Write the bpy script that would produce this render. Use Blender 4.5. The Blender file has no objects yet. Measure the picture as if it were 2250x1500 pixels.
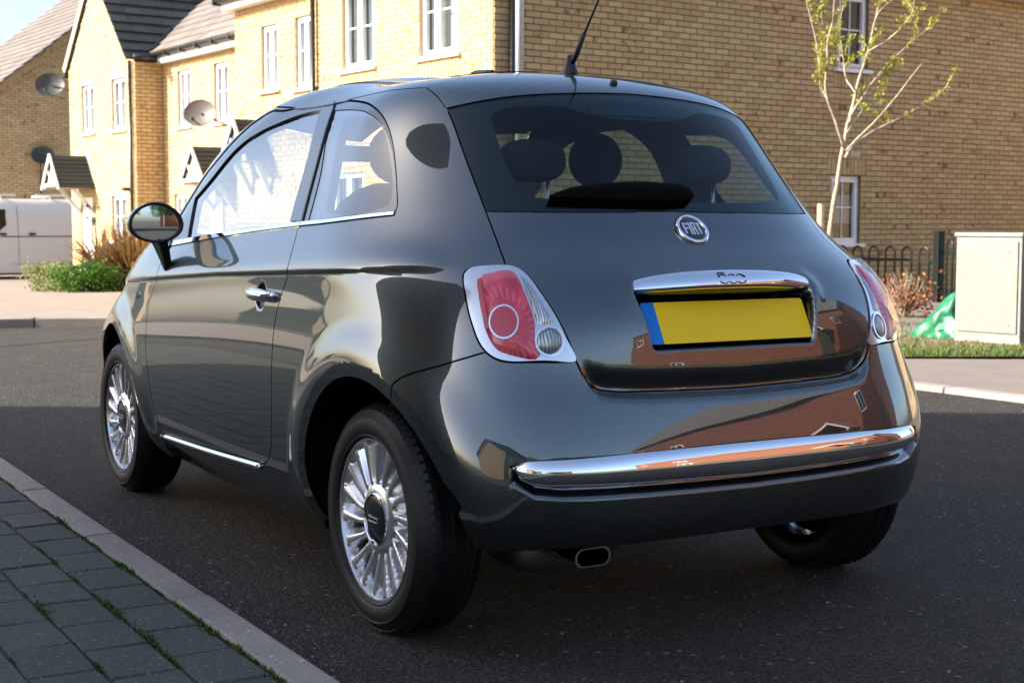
import bpy, bmesh, math, random
import numpy as np
from mathutils import Vector, Matrix
from mathutils.geometry import delaunay_2d_cdt
R = math.radians
random.seed(5); RNG = np.random.default_rng(5)
SC = bpy.context.scene
COL = SC.collection

# ------------------------------------------------------------------ camera, sky, sun, exposure
CAM_POS = (-2.3345, -3.3078, 1.0332); CAM_YAW = .5348; CAM_PITCH = -.0801
cam_data = bpy.data.cameras.new('camera'); camera = bpy.data.objects.new('camera', cam_data); COL.objects.link(camera)
camera.location = CAM_POS
camera.rotation_euler = (math.pi/2 + CAM_PITCH, -.001, -CAM_YAW)
cam_data.sensor_width = 36.0; cam_data.lens = 50.99
cam_data.clip_start = .05; cam_data.clip_end = 3000
cam_data.dof.use_dof = True; cam_data.dof.focus_distance = 4.1; cam_data.dof.aperture_fstop = 8.0
SC.camera = camera

SUN_AZ = R(164.0)          # direction towards the sun, measured from +x towards +y
SUN_EL = R(30.0)
world = bpy.data.worlds.new('World'); SC.world = world; world.use_nodes = True
wn = world.node_tree; wn.nodes.clear()
w_out = wn.nodes.new('ShaderNodeOutputWorld'); w_bg = wn.nodes.new('ShaderNodeBackground'); w_sky = wn.nodes.new('ShaderNodeTexSky')
w_sky.sky_type = 'NISHITA'; w_sky.sun_disc = False
w_sky.sun_elevation = SUN_EL; w_sky.sun_rotation = math.pi/2 - SUN_AZ
w_sky.air_density = 0.8; w_sky.dust_density = 3.0; w_sky.ozone_density = 1.0
w_bg.inputs['Strength'].default_value = .128
wn.links.new(w_sky.outputs['Color'], w_bg.inputs['Color']); wn.links.new(w_bg.outputs['Background'], w_out.inputs['Surface'])

sun_data = bpy.data.lights.new('sun', 'SUN'); sun = bpy.data.objects.new('sun', sun_data); COL.objects.link(sun)
sun_data.energy = 4.5; sun_data.angle = R(.5); sun_data.color = (1.0, .93, .83)
_sd = Vector((math.cos(SUN_AZ)*math.cos(SUN_EL), math.sin(SUN_AZ)*math.cos(SUN_EL), math.sin(SUN_EL)))
sun.rotation_euler = _sd.to_track_quat('Z', 'Y').to_euler(); sun.location = _sd*60
SC.view_settings.view_transform = 'Standard'; SC.view_settings.look = 'None'
SC.view_settings.exposure = 1.62; SC.view_settings.gamma = 1.0; SC.view_settings.use_curve_mapping = False
SC.render.engine = 'CYCLES'
SC.cycles.max_bounces = 10; SC.cycles.transparent_max_bounces = 16; SC.cycles.caustics_reflective = False; SC.cycles.caustics_refractive = False
SC.cycles.use_denoising = True
SC.cycles.sample_clamp_indirect = 6.0

# ------------------------------------------------------------------ materials
MATS = {}
def newmat(name):
    m = bpy.data.materials.new(name); m.use_nodes = True; MATS[name] = m
    return m, m.node_tree, m.node_tree.nodes['Principled BSDF']
def node(nt, kind, **kw):
    n = nt.nodes.new(kind)
    for k, v in kw.items(): setattr(n, k, v)
    return n
def setin(n, **kw):
    for k, v in kw.items(): n.inputs[k.replace('_', ' ')].default_value = v
def ramp(nt, stops, fac, interp='LINEAR'):
    r = node(nt, 'ShaderNodeValToRGB'); r.color_ramp.interpolation = interp
    e = r.color_ramp.elements
    while len(e) < len(stops): e.new(.5)
    for el, (p, c) in zip(e, stops): el.position = p; el.color = (*c, 1)
    nt.links.new(fac, r.inputs['Fac']); return r.outputs['Color']
def noise(nt, scale, detail=3, rough=.55, vec=None, kind='Object'):
    t = node(nt, 'ShaderNodeTexNoise'); setin(t, Scale=scale, Detail=detail, Roughness=rough)
    if vec is None:
        g = node(nt, 'ShaderNodeNewGeometry'); vec = g.outputs['Position']
    nt.links.new(vec, t.inputs['Vector']); return t.outputs['Fac']
def bump(nt, b, h, strength=.3, dist=.01):
    n = node(nt, 'ShaderNodeBump'); setin(n, Strength=strength, Distance=dist)
    nt.links.new(h, n.inputs['Height']); nt.links.new(n.outputs['Normal'], b.inputs['Normal'])
def mixc(nt, f, a, b, mode='MIX'):
    m = node(nt, 'ShaderNodeMix', data_type='RGBA', blend_type=mode)
    for s, v in ((m.inputs[0], f), (m.inputs[6], a), (m.inputs[7], b)):
        if hasattr(v, 'links') or hasattr(v, 'is_linked'): nt.links.new(v, s)
        else: s.default_value = v if isinstance(v, (int, float)) else (*v, 1)
    return m.outputs[2]
def plain(name, col, rough=.5, metal=0., coat=0., spec=.5, vary=.0, vs=8., bmp=0., bs=200., coat_rough=.03):
    m, nt, b = newmat(name)
    setin(b, Base_Color=(*col, 1), Roughness=rough, Metallic=metal)
    b.inputs['Specular IOR Level'].default_value = spec
    b.inputs['Coat Weight'].default_value = coat; b.inputs['Coat Roughness'].default_value = coat_rough
    if vary:
        c = ramp(nt, [(.3, tuple(x*(1-vary) for x in col)), (.7, tuple(min(1, x*(1+vary)) for x in col))], noise(nt, vs, 4, .6))
        nt.links.new(c, b.inputs['Base Color'])
    if bmp: bump(nt, b, noise(nt, bs, 2), bmp, .002)
    return m
def glassmat(name, tint, refl=1.0):
    m, nt, b = newmat(name); nt.nodes.remove(b)
    out = nt.nodes['Material Output']
    tr = node(nt, 'ShaderNodeBsdfTransparent'); tr.inputs['Color'].default_value = (*tint, 1)
    gl = node(nt, 'ShaderNodeBsdfGlossy'); setin(gl, Roughness=.0)
    fr = node(nt, 'ShaderNodeFresnel'); gb = node(nt, 'ShaderNodeNewGeometry')      # the same reflectance from both faces of the pane
    io = node(nt, 'ShaderNodeMapRange'); setin(io, To_Min=1.52, To_Max=1/1.52); nt.links.new(gb.outputs['Backfacing'], io.inputs['Value']); nt.links.new(io.outputs[0], fr.inputs['IOR'])
    mu = node(nt, 'ShaderNodeMath', operation='MULTIPLY', use_clamp=True); mu.inputs[1].default_value = refl
    nt.links.new(fr.outputs[0], mu.inputs[0])
    mx = node(nt, 'ShaderNodeMixShader')
    nt.links.new(mu.outputs[0], mx.inputs[0]); nt.links.new(tr.outputs[0], mx.inputs[1]); nt.links.new(gl.outputs[0], mx.inputs[2])
    nt.links.new(mx.outputs[0], out.inputs['Surface'])
    return m

def brickmat(name, stops, stain=(.20, .10, .03)):
    """each brick its own tone (random per island / per object), burnt patches and fine grain"""
    m, nt, b = newmat(name)
    g = node(nt, 'ShaderNodeNewGeometry'); oi = node(nt, 'ShaderNodeObjectInfo')
    a = node(nt, 'ShaderNodeMath', operation='ADD'); nt.links.new(g.outputs['Random Per Island'], a.inputs[0]); nt.links.new(oi.outputs['Random'], a.inputs[1])
    f = node(nt, 'ShaderNodeMath', operation='FRACT'); nt.links.new(a.outputs[0], f.inputs[0])
    c = ramp(nt, stops, f.outputs[0])
    mt = node(nt, 'ShaderNodeMath', operation='MULTIPLY'); nt.links.new(f.outputs[0], mt.inputs[0]); mt.inputs[1].default_value = 7.31
    f2 = node(nt, 'ShaderNodeMath', operation='FRACT'); nt.links.new(mt.outputs[0], f2.inputs[0])
    n1 = noise(nt, 9, 3, .6)
    ad = node(nt, 'ShaderNodeMath', operation='MULTIPLY'); nt.links.new(n1, ad.inputs[0]); nt.links.new(f2.outputs[0], ad.inputs[1])
    st = ramp(nt, [(.48, (0, 0, 0)), (.62, (1, 1, 1))], ad.outputs[0])
    c = mixc(nt, st, c, stain)
    gr = noise(nt, 70, 4, .7)
    c = mixc(nt, .35, c, ramp(nt, [(.3, (.35, .35, .35)), (.7, (.75, .75, .75))], gr), 'OVERLAY')
    nt.links.new(c, b.inputs['Base Color']); setin(b, Roughness=.9); b.inputs['Specular IOR Level'].default_value = .2
    bump(nt, b, gr, .5, .004)
    return m
def tilemat(name, stops):
    m, nt, b = newmat(name)
    g = node(nt, 'ShaderNodeNewGeometry'); oi = node(nt, 'ShaderNodeObjectInfo')
    a = node(nt, 'ShaderNodeMath', operation='ADD'); nt.links.new(g.outputs['Random Per Island'], a.inputs[0]); nt.links.new(oi.outputs['Random'], a.inputs[1])
    f = node(nt, 'ShaderNodeMath', operation='FRACT'); nt.links.new(a.outputs[0], f.inputs[0])
    c = ramp(nt, stops, f.outputs[0])
    gr = noise(nt, 25, 5, .7)
    c = mixc(nt, .3, c, ramp(nt, [(.3, (.3, .3, .3)), (.7, (.7, .7, .7))], gr), 'OVERLAY')
    nt.links.new(c, b.inputs['Base Color']); setin(b, Roughness=.8)
    bump(nt, b, gr, .4, .006)
    return m

brickmat('brick_cream', [(0, (.43, .30, .15)), (.2, (.53, .39, .20)), (.45, (.48, .345, .175)), (.65, (.56, .415, .22)), (.85, (.45, .305, .155)), (1, (.50, .345, .19))], (.24, .13, .045))
brickmat('brick_red', [(0, (.42, .17, .075)), (.3, (.47, .20, .09)), (.6, (.40, .15, .065)), (1, (.50, .22, .10))], (.20, .07, .03))
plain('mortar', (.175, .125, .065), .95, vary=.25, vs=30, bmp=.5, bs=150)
plain('mortar_sunlit', (.36, .27, .17), .95, vary=.2, vs=30)  # lighter copy for sunlit fronts; the darker one above carries the end walls' shade
tilemat('roof_tile_dark', [(0, (.016, .021, .020)), (.5, (.022, .028, .027)), (1, (.030, .035, .033))])
tilemat('roof_tile_brown', [(0, (.12, .105, .095)), (.5, (.15, .13, .115)), (1, (.17, .15, .135))])
plain('white_paint', (.66, .65, .62), .45, vary=.05, vs=3)
plain('upvc', (.80, .80, .80), .3)
plain('black_gutter', (.012, .013, .013), .35)
plain('lead_flashing', (.25, .26, .27), .6, vary=.2)
plain('stone_trim', (.55, .47, .34), .9, vary=.1)
plain('curtain', (.70, .69, .67), .9, vary=.2, vs=12)
plain('room_dark', (.02, .022, .024), .8)
plain('dish_grey', (.03, .034, .034), .5)
plain('dish_mesh', (.11, .095, .085), .5)
glassmat('window_glass', (.55, .62, .60), 1.6)
plain('galvanised', (.42, .44, .46), .45, .6, vary=.12, vs=20)
plain('cabinet_grey', (.185, .178, .156), .6, vary=.10, vs=14, bmp=.15, bs=60)
plain('cabinet_side', (.20, .197, .178), .6, vary=.12, vs=14)
plain('fence_black', (.010, .014, .012), .35)
plain('bag_green', (.015, .13, .06), .3, vary=.25, vs=6)
plain('bag_print', (.16, .42, .26), .35)
plain('wood_stake', (.55, .42, .25), .8, vary=.25, vs=25)
plain('door_white', (.80, .80, .78), .35)
plain('lantern_black', (.012, .012, .012), .4)
plain('brass_brown', (.14, .05, .03), .4)

def barkmat():
    m, nt, b = newmat('bark')
    n = noise(nt, 22, 5, .7); c = ramp(nt, [(.32, (.14, .10, .065)), (.5, (.33, .26, .185)), (.72, (.46, .39, .295))], n)
    nt.links.new(c, b.inputs['Base Color']); setin(b, Roughness=.85); bump(nt, b, n, .5, .006)
barkmat()
def leafmat(name, a, bcol, c, trans=.35):
    m, nt, b = newmat(name)
    g = node(nt, 'ShaderNodeNewGeometry')
    col = ramp(nt, [(0, a), (.5, bcol), (1, c)], g.outputs['Random Per Island'])
    nt.links.new(col, b.inputs['Base Color']); setin(b, Roughness=.55); b.inputs['Specular IOR Level'].default_value = .35
    tl = node(nt, 'ShaderNodeBsdfTranslucent'); nt.links.new(col, tl.inputs['Color'])
    mx = node(nt, 'ShaderNodeMixShader'); mx.inputs[0].default_value = trans
    out = nt.nodes['Material Output']
    nt.links.new(b.outputs[0], mx.inputs[1]); nt.links.new(tl.outputs[0], mx.inputs[2]); nt.links.new(mx.outputs[0], out.inputs['Surface'])
leafmat('leaf_spring', (.20, .23, .025), (.31, .31, .04), (.38, .35, .06))
leafmat('leaf_flax', (.12, .05, .02), (.20, .09, .035), (.24, .19, .06))
leafmat('leaf_green', (.03, .09, .01), (.06, .16, .015), (.12, .22, .03))
leafmat('leaf_grey', (.16, .18, .06), (.24, .26, .10), (.32, .32, .16))
leafmat('leaf_brown', (.18, .06, .02), (.28, .10, .04), (.33, .18, .08))
leafmat('leaf_grass', (.05, .12, .015), (.10, .17, .03), (.20, .20, .06))
leafmat('leaf_moss', (.03, .07, .008), (.05, .11, .012), (.08, .13, .02))
leafmat('leaf_dark', (.02, .05, .012), (.035, .08, .02), (.05, .10, .03))

def asphalt():
    m, nt, b = newmat('asphalt')
    fine = noise(nt, 105, 4, .8); mid = noise(nt, 3.0, 5, .6); big = noise(nt, .30, 4, .6)
    v = node(nt, 'ShaderNodeTexVoronoi', feature='F1'); setin(v, Scale=88.0)
    g = node(nt, 'ShaderNodeNewGeometry'); nt.links.new(g.outputs['Position'], v.inputs['Vector'])
    chips = node(nt, 'ShaderNodeSeparateColor'); nt.links.new(v.outputs['Color'], chips.inputs[0])
    c = ramp(nt, [(.34, (.007, .0068, .0062)), (.47, (.040, .0375, .0335)), (.58, (.100, .091, .079)), (.72, (.25, .222, .19))], fine)
    tone = ramp(nt, [(0, (.28, .28, .28)), (.5, (.46, .46, .45)), (.86, (.62, .61, .58)), (1, (.80, .78, .74))], chips.outputs[0])
    c = mixc(nt, .75, c, tone, 'OVERLAY')
    sp = ramp(nt, [(.988, (0, 0, 0)), (.996, (1, 1, 1))], chips.outputs[1])
    c = mixc(nt, sp, c, (.26, .235, .21))
    c = mixc(nt, .55, c, ramp(nt, [(.3, (.36, .36, .36)), (.7, (.64, .62, .60))], mid), 'OVERLAY')
    c = mixc(nt, .55, c, ramp(nt, [(.3, (.38, .38, .38)), (.7, (.62, .60, .58))], big), 'OVERLAY')
    nt.links.new(c, b.inputs['Base Color']); setin(b, Roughness=.8); b.inputs['Specular IOR Level'].default_value = .25
    ad = node(nt, 'ShaderNodeMath', operation='SUBTRACT'); nt.links.new(fine, ad.inputs[0]); nt.links.new(v.outputs['Distance'], ad.inputs[1])
    bump(nt, b, ad.outputs[0], 1.0, .018)
asphalt()
def speckle(name, lo, mid, hi, sc=170, chip=(.45, .45, .43), rough=.85, thr=.96, vary=.4):
    m, nt, b = newmat(name)
    fine = noise(nt, sc, 3, .65); big = noise(nt, 2.2, 4, .6)
    c = ramp(nt, [(.2, lo), (.5, mid), (.8, hi)], fine)
    v = node(nt, 'ShaderNodeTexVoronoi', feature='F1'); setin(v, Scale=sc*1.2)
    g = node(nt, 'ShaderNodeNewGeometry'); nt.links.new(g.outputs['Position'], v.inputs['Vector'])
    s = node(nt, 'ShaderNodeSeparateColor'); nt.links.new(v.outputs['Color'], s.inputs[0])
    c = mixc(nt, ramp(nt, [(thr, (0, 0, 0)), (min(.999, thr+.03), (1, 1, 1))], s.outputs[0]), c, chip)
    c = mixc(nt, vary, c, ramp(nt, [(.3, (.36, .36, .36)), (.7, (.64, .63, .62))], big), 'OVERLAY')
    oi = node(nt, 'ShaderNodeObjectInfo')
    c = mixc(nt, .35, c, ramp(nt, [(0, (.38, .38, .38)), (1, (.64, .63, .62))], oi.outputs['Random']), 'OVERLAY')
    nt.links.new(c, b.inputs['Base Color']); setin(b, Roughness=rough); b.inputs['Specular IOR Level'].default_value = .3
    bump(nt, b, fine, .5, .003)
speckle('paver_grey', (.042, .047, .038), (.074, .081, .067), (.12, .127, .107), 150, (.26, .26, .23), thr=.975)
speckle('kerb_concrete', (.22, .19, .165), (.28, .245, .215), (.34, .30, .265), 90, (.50, .46, .42), thr=.97, vary=.5)
speckle('pink_paving', (.18, .142, .115), (.23, .185, .15), (.28, .228, .185), 120, (.42, .38, .34), thr=.97)
speckle('footway_tarmac', (.13, .108, .092), (.185, .157, .135), (.23, .195, .168), 200, (.36, .33, .3))
speckle('soil', (.06, .04, .025), (.16, .10, .06), (.26, .18, .11), 60, (.40, .33, .24), .95, .93)
speckle('paver_joint', (.02, .022, .016), (.035, .036, .026), (.05, .05, .035), 120, (.08, .08, .07), .95)
# car
def paint():
    m, nt, b = newmat('car_paint')
    v = node(nt, 'ShaderNodeTexVoronoi', feature='F1'); setin(v, Scale=1400.0)
    g = node(nt, 'ShaderNodeNewGeometry'); nt.links.new(g.outputs['Position'], v.inputs['Vector'])
    s = node(nt, 'ShaderNodeSeparateColor'); nt.links.new(v.outputs['Color'], s.inputs[0])
    c = ramp(nt, [(0, (.020, .030, .030)), (.6, (.034, .049, .049)), (1, (.08, .10, .10))], s.outputs[0])
    nt.links.new(c, b.inputs['Base Color']); setin(b, Metallic=1.0, Roughness=.36)
    b.inputs['Coat Weight'].default_value = 1.0; b.inputs['Coat Roughness'].default_value = .015; b.inputs['Coat IOR'].default_value = 2.1
paint()
plain('chrome', (.88, .88, .89), .035, 1.0)
plain('satin_silver', (.62, .62, .63), .28, 1.0)
plain('alloy', (.72, .73, .74), .27, .9, coat=.5, coat_rough=.08)
plain('black_gloss', (.006, .006, .007), .08, coat=.5)
plain('black_plastic', (.010, .010, .010), .45)
plain('black_void', (.002, .002, .002), .9, spec=.1)
plain('frame_grey', (.03, .031, .032), .18, coat=.7)
plain('tyre_rubber', (.006, .006, .006), .5, spec=.35, bmp=.2, bs=300)
plain('seat_fabric', (.018, .026, .026), .9, vary=.2, vs=60)
plain('trim_interior', (.06, .085, .083), .8)
plain('headliner', (.22, .27, .26), .9)
plain('plate_yellow', (.98, .63, .006), .5, spec=.3)
plain('plate_blue', (.008, .20, .66), .5, spec=.3)
plain('badge_dark', (.016, .008, .016), .15, coat=.8)
plain('badge_letter', (.75, .75, .76), .2, .7)
plain('mark_black', (.01, .012, .016), .3)
plain('exhaust_metal', (.16, .15, .13), .4, .8)
plain('lamp_silver', (.70, .71, .73), .16, .85, coat=1.0)
glassmat('car_glass', (.46, .62, .60), .85)
glassmat('car_glass_clear', (.78, .85, .82), 2.6)
glassmat('lens_clear', (.97, .97, .97), .7)
plain('van_white', (.74, .71, .66), .25, coat=.8)
plain('mirror_silver', (.72, .78, .80), .01, 1.0)
def redlens():
    m, nt, b = newmat('lens_red')
    w = node(nt, 'ShaderNodeTexNoise'); setin(w, Scale=22.0, Detail=2.0)
    g = node(nt, 'ShaderNodeNewGeometry'); nt.links.new(g.outputs['Position'], w.inputs['Vector'])
    c = ramp(nt, [(.35, (.52, .006, .028)), (.5, (.74, .012, .050)), (.65, (.85, .05, .10))], w.outputs['Fac'])
    nt.links.new(c, b.inputs['Base Color']); setin(b, Roughness=.22, Metallic=.0)
    b.inputs['Coat Weight'].default_value = 1.0; b.inputs['Coat Roughness'].default_value = .01
redlens()
plain('lens_red_deep', (.60, .016, .03), .15, coat=1.0)
def ribbed(name, col, scale, rot=0.):
    m, nt, b = newmat(name)
    w = node(nt, 'ShaderNodeTexWave', wave_type='BANDS', bands_direction='X'); setin(w, Scale=scale, Distortion=0.0)
    g = node(nt, 'ShaderNodeNewGeometry'); nt.links.new(g.outputs['Position'], w.inputs['Vector'])
    c = ramp(nt, [(.2, tuple(x*.45 for x in col)), (.8, col)], w.outputs['Fac'])
    nt.links.new(c, b.inputs['Base Color']); setin(b, Roughness=.2, Metallic=.7)
    b.inputs['Coat Weight'].default_value = 1.0; b.inputs['Coat Roughness'].default_value = .02
    bump(nt, b, w.outputs['Fac'], .6, .002)
ribbed('lens_ribbed', (.62, .64, .67), 52)
ribbed('lens_reverse', (.42, .47, .49), 40)

# ------------------------------------------------------------------ object helpers
def meshdata(name, V, F, mat=None, smooth=False, normals=None):
    me = bpy.data.meshes.new(name)
    me.from_pydata([tuple(map(float, v)) for v in V], [], [tuple(map(int, f)) for f in F])
    if mat: 
        for mm in (mat if isinstance(mat, (list, tuple)) else [mat]): me.materials.append(MATS[mm])
    if smooth or normals is not None: me.polygons.foreach_set('use_smooth', [True]*len(me.polygons))
    me.update()
    if normals is not None: me.normals_split_custom_set_from_vertices([tuple(map(float, n)) for n in normals])
    return me
def wloc(p):
    x = y = z = 0.
    while p is not None:
        x += p.location[0]; y += p.location[1]; z += p.location[2]; p = p.parent
    return np.array([x, y, z])
def obj(name, V, F, mat, parent=None, smooth=False, normals=None, at=None, label=None):
    """one mesh object from world-space vertices"""
    V = np.asarray(V, float).reshape(-1, 3)
    L = np.array(at, float) if at is not None else (np.zeros(3) if parent is not None else V.mean(0)*[1, 1, 0]+[0, 0, V[:, 2].min()])
    if parent is not None: 
        W = wloc(parent); o = bpy.data.objects.new(name, meshdata(name, V-W, F, mat, smooth, normals))
        o.parent = parent
    else:
        o = bpy.data.objects.new(name, meshdata(name, V-L, F, mat, smooth, normals)); o.location = L
    COL.objects.link(o)
    if label: o['label'] = label
    return o
def inst(name, me, loc, rotz, parent):
    o = bpy.data.objects.new(name, me); COL.objects.link(o)
    o.parent = parent; o.location = np.asarray(loc)-wloc(parent); o.rotation_euler = (0, 0, rotz); return o
def empty(name, loc, parent=None):
    o = bpy.data.objects.new(name, None); COL.objects.link(o)
    o.location = np.asarray(loc, float) - (wloc(parent) if parent is not None else 0); o.parent = parent; o.empty_display_size = .1
    return o
def tag(o, label, cat, group=None):
    o['label'] = label; o['category'] = cat
    if group: o['group'] = group
    return o
def struct(o, kind='structure'): o['kind'] = kind; return o

class MB:
    """collects world-space geometry"""
    def __init__(s): s.V = []; s.F = []; s.n = 0
    def add(s, V, F):
        V = np.asarray(V, float).reshape(-1, 3); s.V.append(V); s.F += [tuple(int(i)+s.n for i in f) for f in F]; s.n += len(V); return s
    def box(s, c, size, M=None):
        x, y, z = [.5*k for k in size]
        V = np.array([[a*x, b*y, d*z] for d in (-1, 1) for b in (-1, 1) for a in (-1, 1)])
        if M is not None: V = V@np.asarray(M).T
        return s.add(V+np.asarray(c), [(0, 2, 3, 1), (4, 5, 7, 6), (0, 1, 5, 4), (2, 6, 7, 3), (0, 4, 6, 2), (1, 3, 7, 5)])
    def tube(s, pts, rad, n=8, cap=True):
        pts = np.asarray(pts, float); k = len(pts); rad = np.broadcast_to(rad, (k,))
        T = np.gradient(pts, axis=0); T /= np.linalg.norm(T, axis=1)[:, None]+1e-12
        up = np.array([0, 0, 1.]) if abs(T[0][2]) < .9 else np.array([1., 0, 0])
        V = []
        for i in range(k):
            a = np.cross(T[i], up); a /= np.linalg.norm(a)+1e-12; b = np.cross(a, T[i]); up = b if np.linalg.norm(b) > .1 else up
            for j in range(n):
                t = 2*math.pi*j/n; V.append(pts[i]+rad[i]*(math.cos(t)*a+math.sin(t)*b))
        F = [(i*n+j, i*n+(j+1) % n, (i+1)*n+(j+1) % n, (i+1)*n+j) for i in range(k-1) for j in range(n)]
        if cap: F += [tuple(range(n))[::-1], tuple((k-1)*n+j for j in range(n))]
        return s.add(V, F)
    def prism(s, poly, d):
        """closed 3-D polygon extruded by vector d"""
        P = np.asarray(poly, float); n = len(P)
        return s.add(np.vstack([P, P+np.asarray(d)]), [tuple(range(n))[::-1], tuple(range(n, 2*n))]+[(i, (i+1) % n, n+(i+1) % n, n+i) for i in range(n)])
    def lathe(s, prof, n, M, c):
        """profile (r,h) revolved around local z"""
        V = [np.array([r*math.cos(2*math.pi*j/n), r*math.sin(2*math.pi*j/n), h]) for r, h in prof for j in range(n)]
        k = len(prof)
        F = [(i*n+j, i*n+(j+1) % n, (i+1)*n+(j+1) % n, (i+1)*n+j) for i in range(k-1) for j in range(n)]
        return s.add(np.array(V)@np.asarray(M).T+np.asarray(c), F)
    def build(s, name, mat, parent=None, smooth=False, **kw):
        return obj(name, np.vstack(s.V), s.F, mat, parent, smooth, **kw)
def fixnormals(o):
    bm = bmesh.new(); bm.from_mesh(o.data); bmesh.ops.recalc_face_normals(bm, faces=bm.faces); bm.to_mesh(o.data); bm.free(); return o
def bevel(o, w, seg=2):
    m = o.modifiers.new('bevel', 'BEVEL'); m.width = w; m.segments = seg; m.limit_method = 'ANGLE'; m.angle_limit = R(40); return o
def rotz(a): c, s = math.cos(a), math.sin(a); return np.array([[c, -s, 0], [s, c, 0], [0, 0, 1.]])
def smoothby(o, ang=35):
    o.data.polygons.foreach_set('use_smooth', [True]*len(o.data.polygons))
    o.data.set_sharp_from_angle(angle=R(ang)); return o

# ------------------------------------------------------------------ ground, kerbs, paving
def gz(x, y):
    """lie of the land: level round the car, falling gently towards the houses at the back"""
    t = min(max((y-15)/14., 0), 1); return -.38*t*t*(3-2*t)
_f = lambda p: np.array(p, float)
CPX = np.array(CAM_POS)
_fw = np.array([math.sin(CAM_YAW)*math.cos(CAM_PITCH), math.cos(CAM_YAW)*math.cos(CAM_PITCH), math.sin(CAM_PITCH)])
_rt = np.array([math.cos(CAM_YAW), -math.sin(CAM_YAW), 0]); _up = np.cross(_rt, _fw)
def seen(P):
    """rough frame test used only to choose which bricks and tiles are single objects: depth, x, y in a 2250 x 1500 frame"""
    d = np.asarray(P)-CPX; z = d@_fw; return z, 1125+3187*(d@_rt)/z, 750-3187*(d@_up)/z

ys_ = np.concatenate([np.linspace(-300, -20, 8), np.linspace(-15, 14, 12), np.linspace(15, 29, 15), np.linspace(32, 600, 10)]); xs_ = np.array([-400, -100, -30, -10, 0, 10, 30, 100, 400.])
V = [(x, y, gz(x, y)) for y in ys_ for x in xs_]; nx = len(xs_)
struct(obj('ground', V, [(i*nx+j, i*nx+j+1, (i+1)*nx+j+1, (i+1)*nx+j) for i in range(len(ys_)-1) for j in range(nx-1)], 'asphalt', at=(0, 0, 0)))

# kerb line of the far footway: along the right of the road, sweeping left across the view
kc = csp_pts = np.array([(4.60, -40), (4.56, -20), (4.54, -8), (4.53, 0), (4.50, 3.2), (4.30, 6.2), (3.70, 8.9), (2.75, 10.65), (1.55, 11.45), (.2, 11.82), (-2., 12.1), (-8, 12.5), (-30, 13.4)])
def polyline(P, step):
    P = np.asarray(P, float); out = []
    m = [P[0]]
    for i in range(len(P)-1):                                   # Catmull-Rom
        p0 = P[max(i-1, 0)]; p1 = P[i]; p2 = P[i+1]; p3 = P[min(i+2, len(P)-1)]
        for t in np.linspace(0, 1, 13)[1:]: m.append(.5*((2*p1)+(-p0+p2)*t+(2*p0-5*p1+4*p2-p3)*t*t+(-p0+3*p1-3*p2+p3)*t**3))
    m = np.array(m); d = np.concatenate([[0], np.cumsum(np.linalg.norm(np.diff(m, axis=0), axis=1))])
    q = np.arange(0, d[-1], step); return np.stack([np.interp(q, d, m[:, k]) for k in range(m.shape[1])], 1)
KL = polyline(kc, .915)
def khe(y): t = min(max((y-3)/6., 0), 1); return .035+.06*t*t*(3-2*t)
kerb2 = struct(empty('far_kerb', (4.5, 0, 0)))
KW = .125
for i in range(len(KL)-1):
    a, b = KL[i], KL[i+1]; y = .5*(a[1]+b[1])
    if not (-6 < y < 13 and a[0] > -6): continue
    t = (b-a)/np.linalg.norm(b-a); n = np.array([t[1], -t[0]]); a2 = a+t*.004; b2 = b-t*.004
    ha, hb = khe(a[1]), khe(b[1])
    q = [(*a2, -.05), (*b2, -.05), (*(b2+n*KW), -.05), (*(a2+n*KW), -.05), (*a2, ha), (*b2, hb), (*(b2+n*KW), hb), (*(a2+n*KW), ha)]
    bevel(obj('kerb_stone', q, [(0, 3, 2, 1), (4, 5, 6, 7), (0, 1, 5, 4), (1, 2, 6, 5), (2, 3, 7, 6), (3, 0, 4, 7)], 'kerb_concrete', kerb2), .012)
# footway behind that kerb
KF = polyline(kc, .6); Tn = np.gradient(KF, axis=0); Tn /= np.linalg.norm(Tn, axis=1)[:, None]; Nn = np.stack([Tn[:, 1], -Tn[:, 0]], 1)
def fan(name, d0, d1, mat, dz, keep, nd=6):
    V = []; F = []; D = np.linspace(0, 1, nd)**1.6*(d1-d0)+d0
    for p, n in zip(KF, Nn):
        for d in D:
            q = p+n*d; V.append((q[0], q[1], khe(p[1])-.004+dz+gz(*q)))
    for i in range(len(KF)-1):
        if not keep(KF[i]): continue
        for j in range(nd-1): F.append((i*nd+j, (i+1)*nd+j, (i+1)*nd+j+1, i*nd+j+1))
    return struct(obj(name, V, [f[::-1] for f in F], mat, at=(0, 0, 0)))
fan('footway', KW-.02, 40, 'footway_tarmac', 0, lambda p: p[1] < 9.6, 8)
fan('driveway_paving', KW-.02, 60, 'pink_paving', .004, lambda p: p[1] >= 9.0, 14)
# tarmac joint across the mouth of the side road
q = polyline([(-6, 6.9), (-2, 8.45), (.19, 9.45), (1.18, 9.93), (2.6, 10.5)], .4); V = []
for p in q: V += [(p[0], p[1]-.02, .004), (p[0], p[1]+.025, .004)]
struct(obj('road_joint', V, [(2*i, 2*i+2, 2*i+3, 2*i+1) for i in range(len(q)-1)], 'paver_joint', at=(0, 0, 0)))

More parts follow.
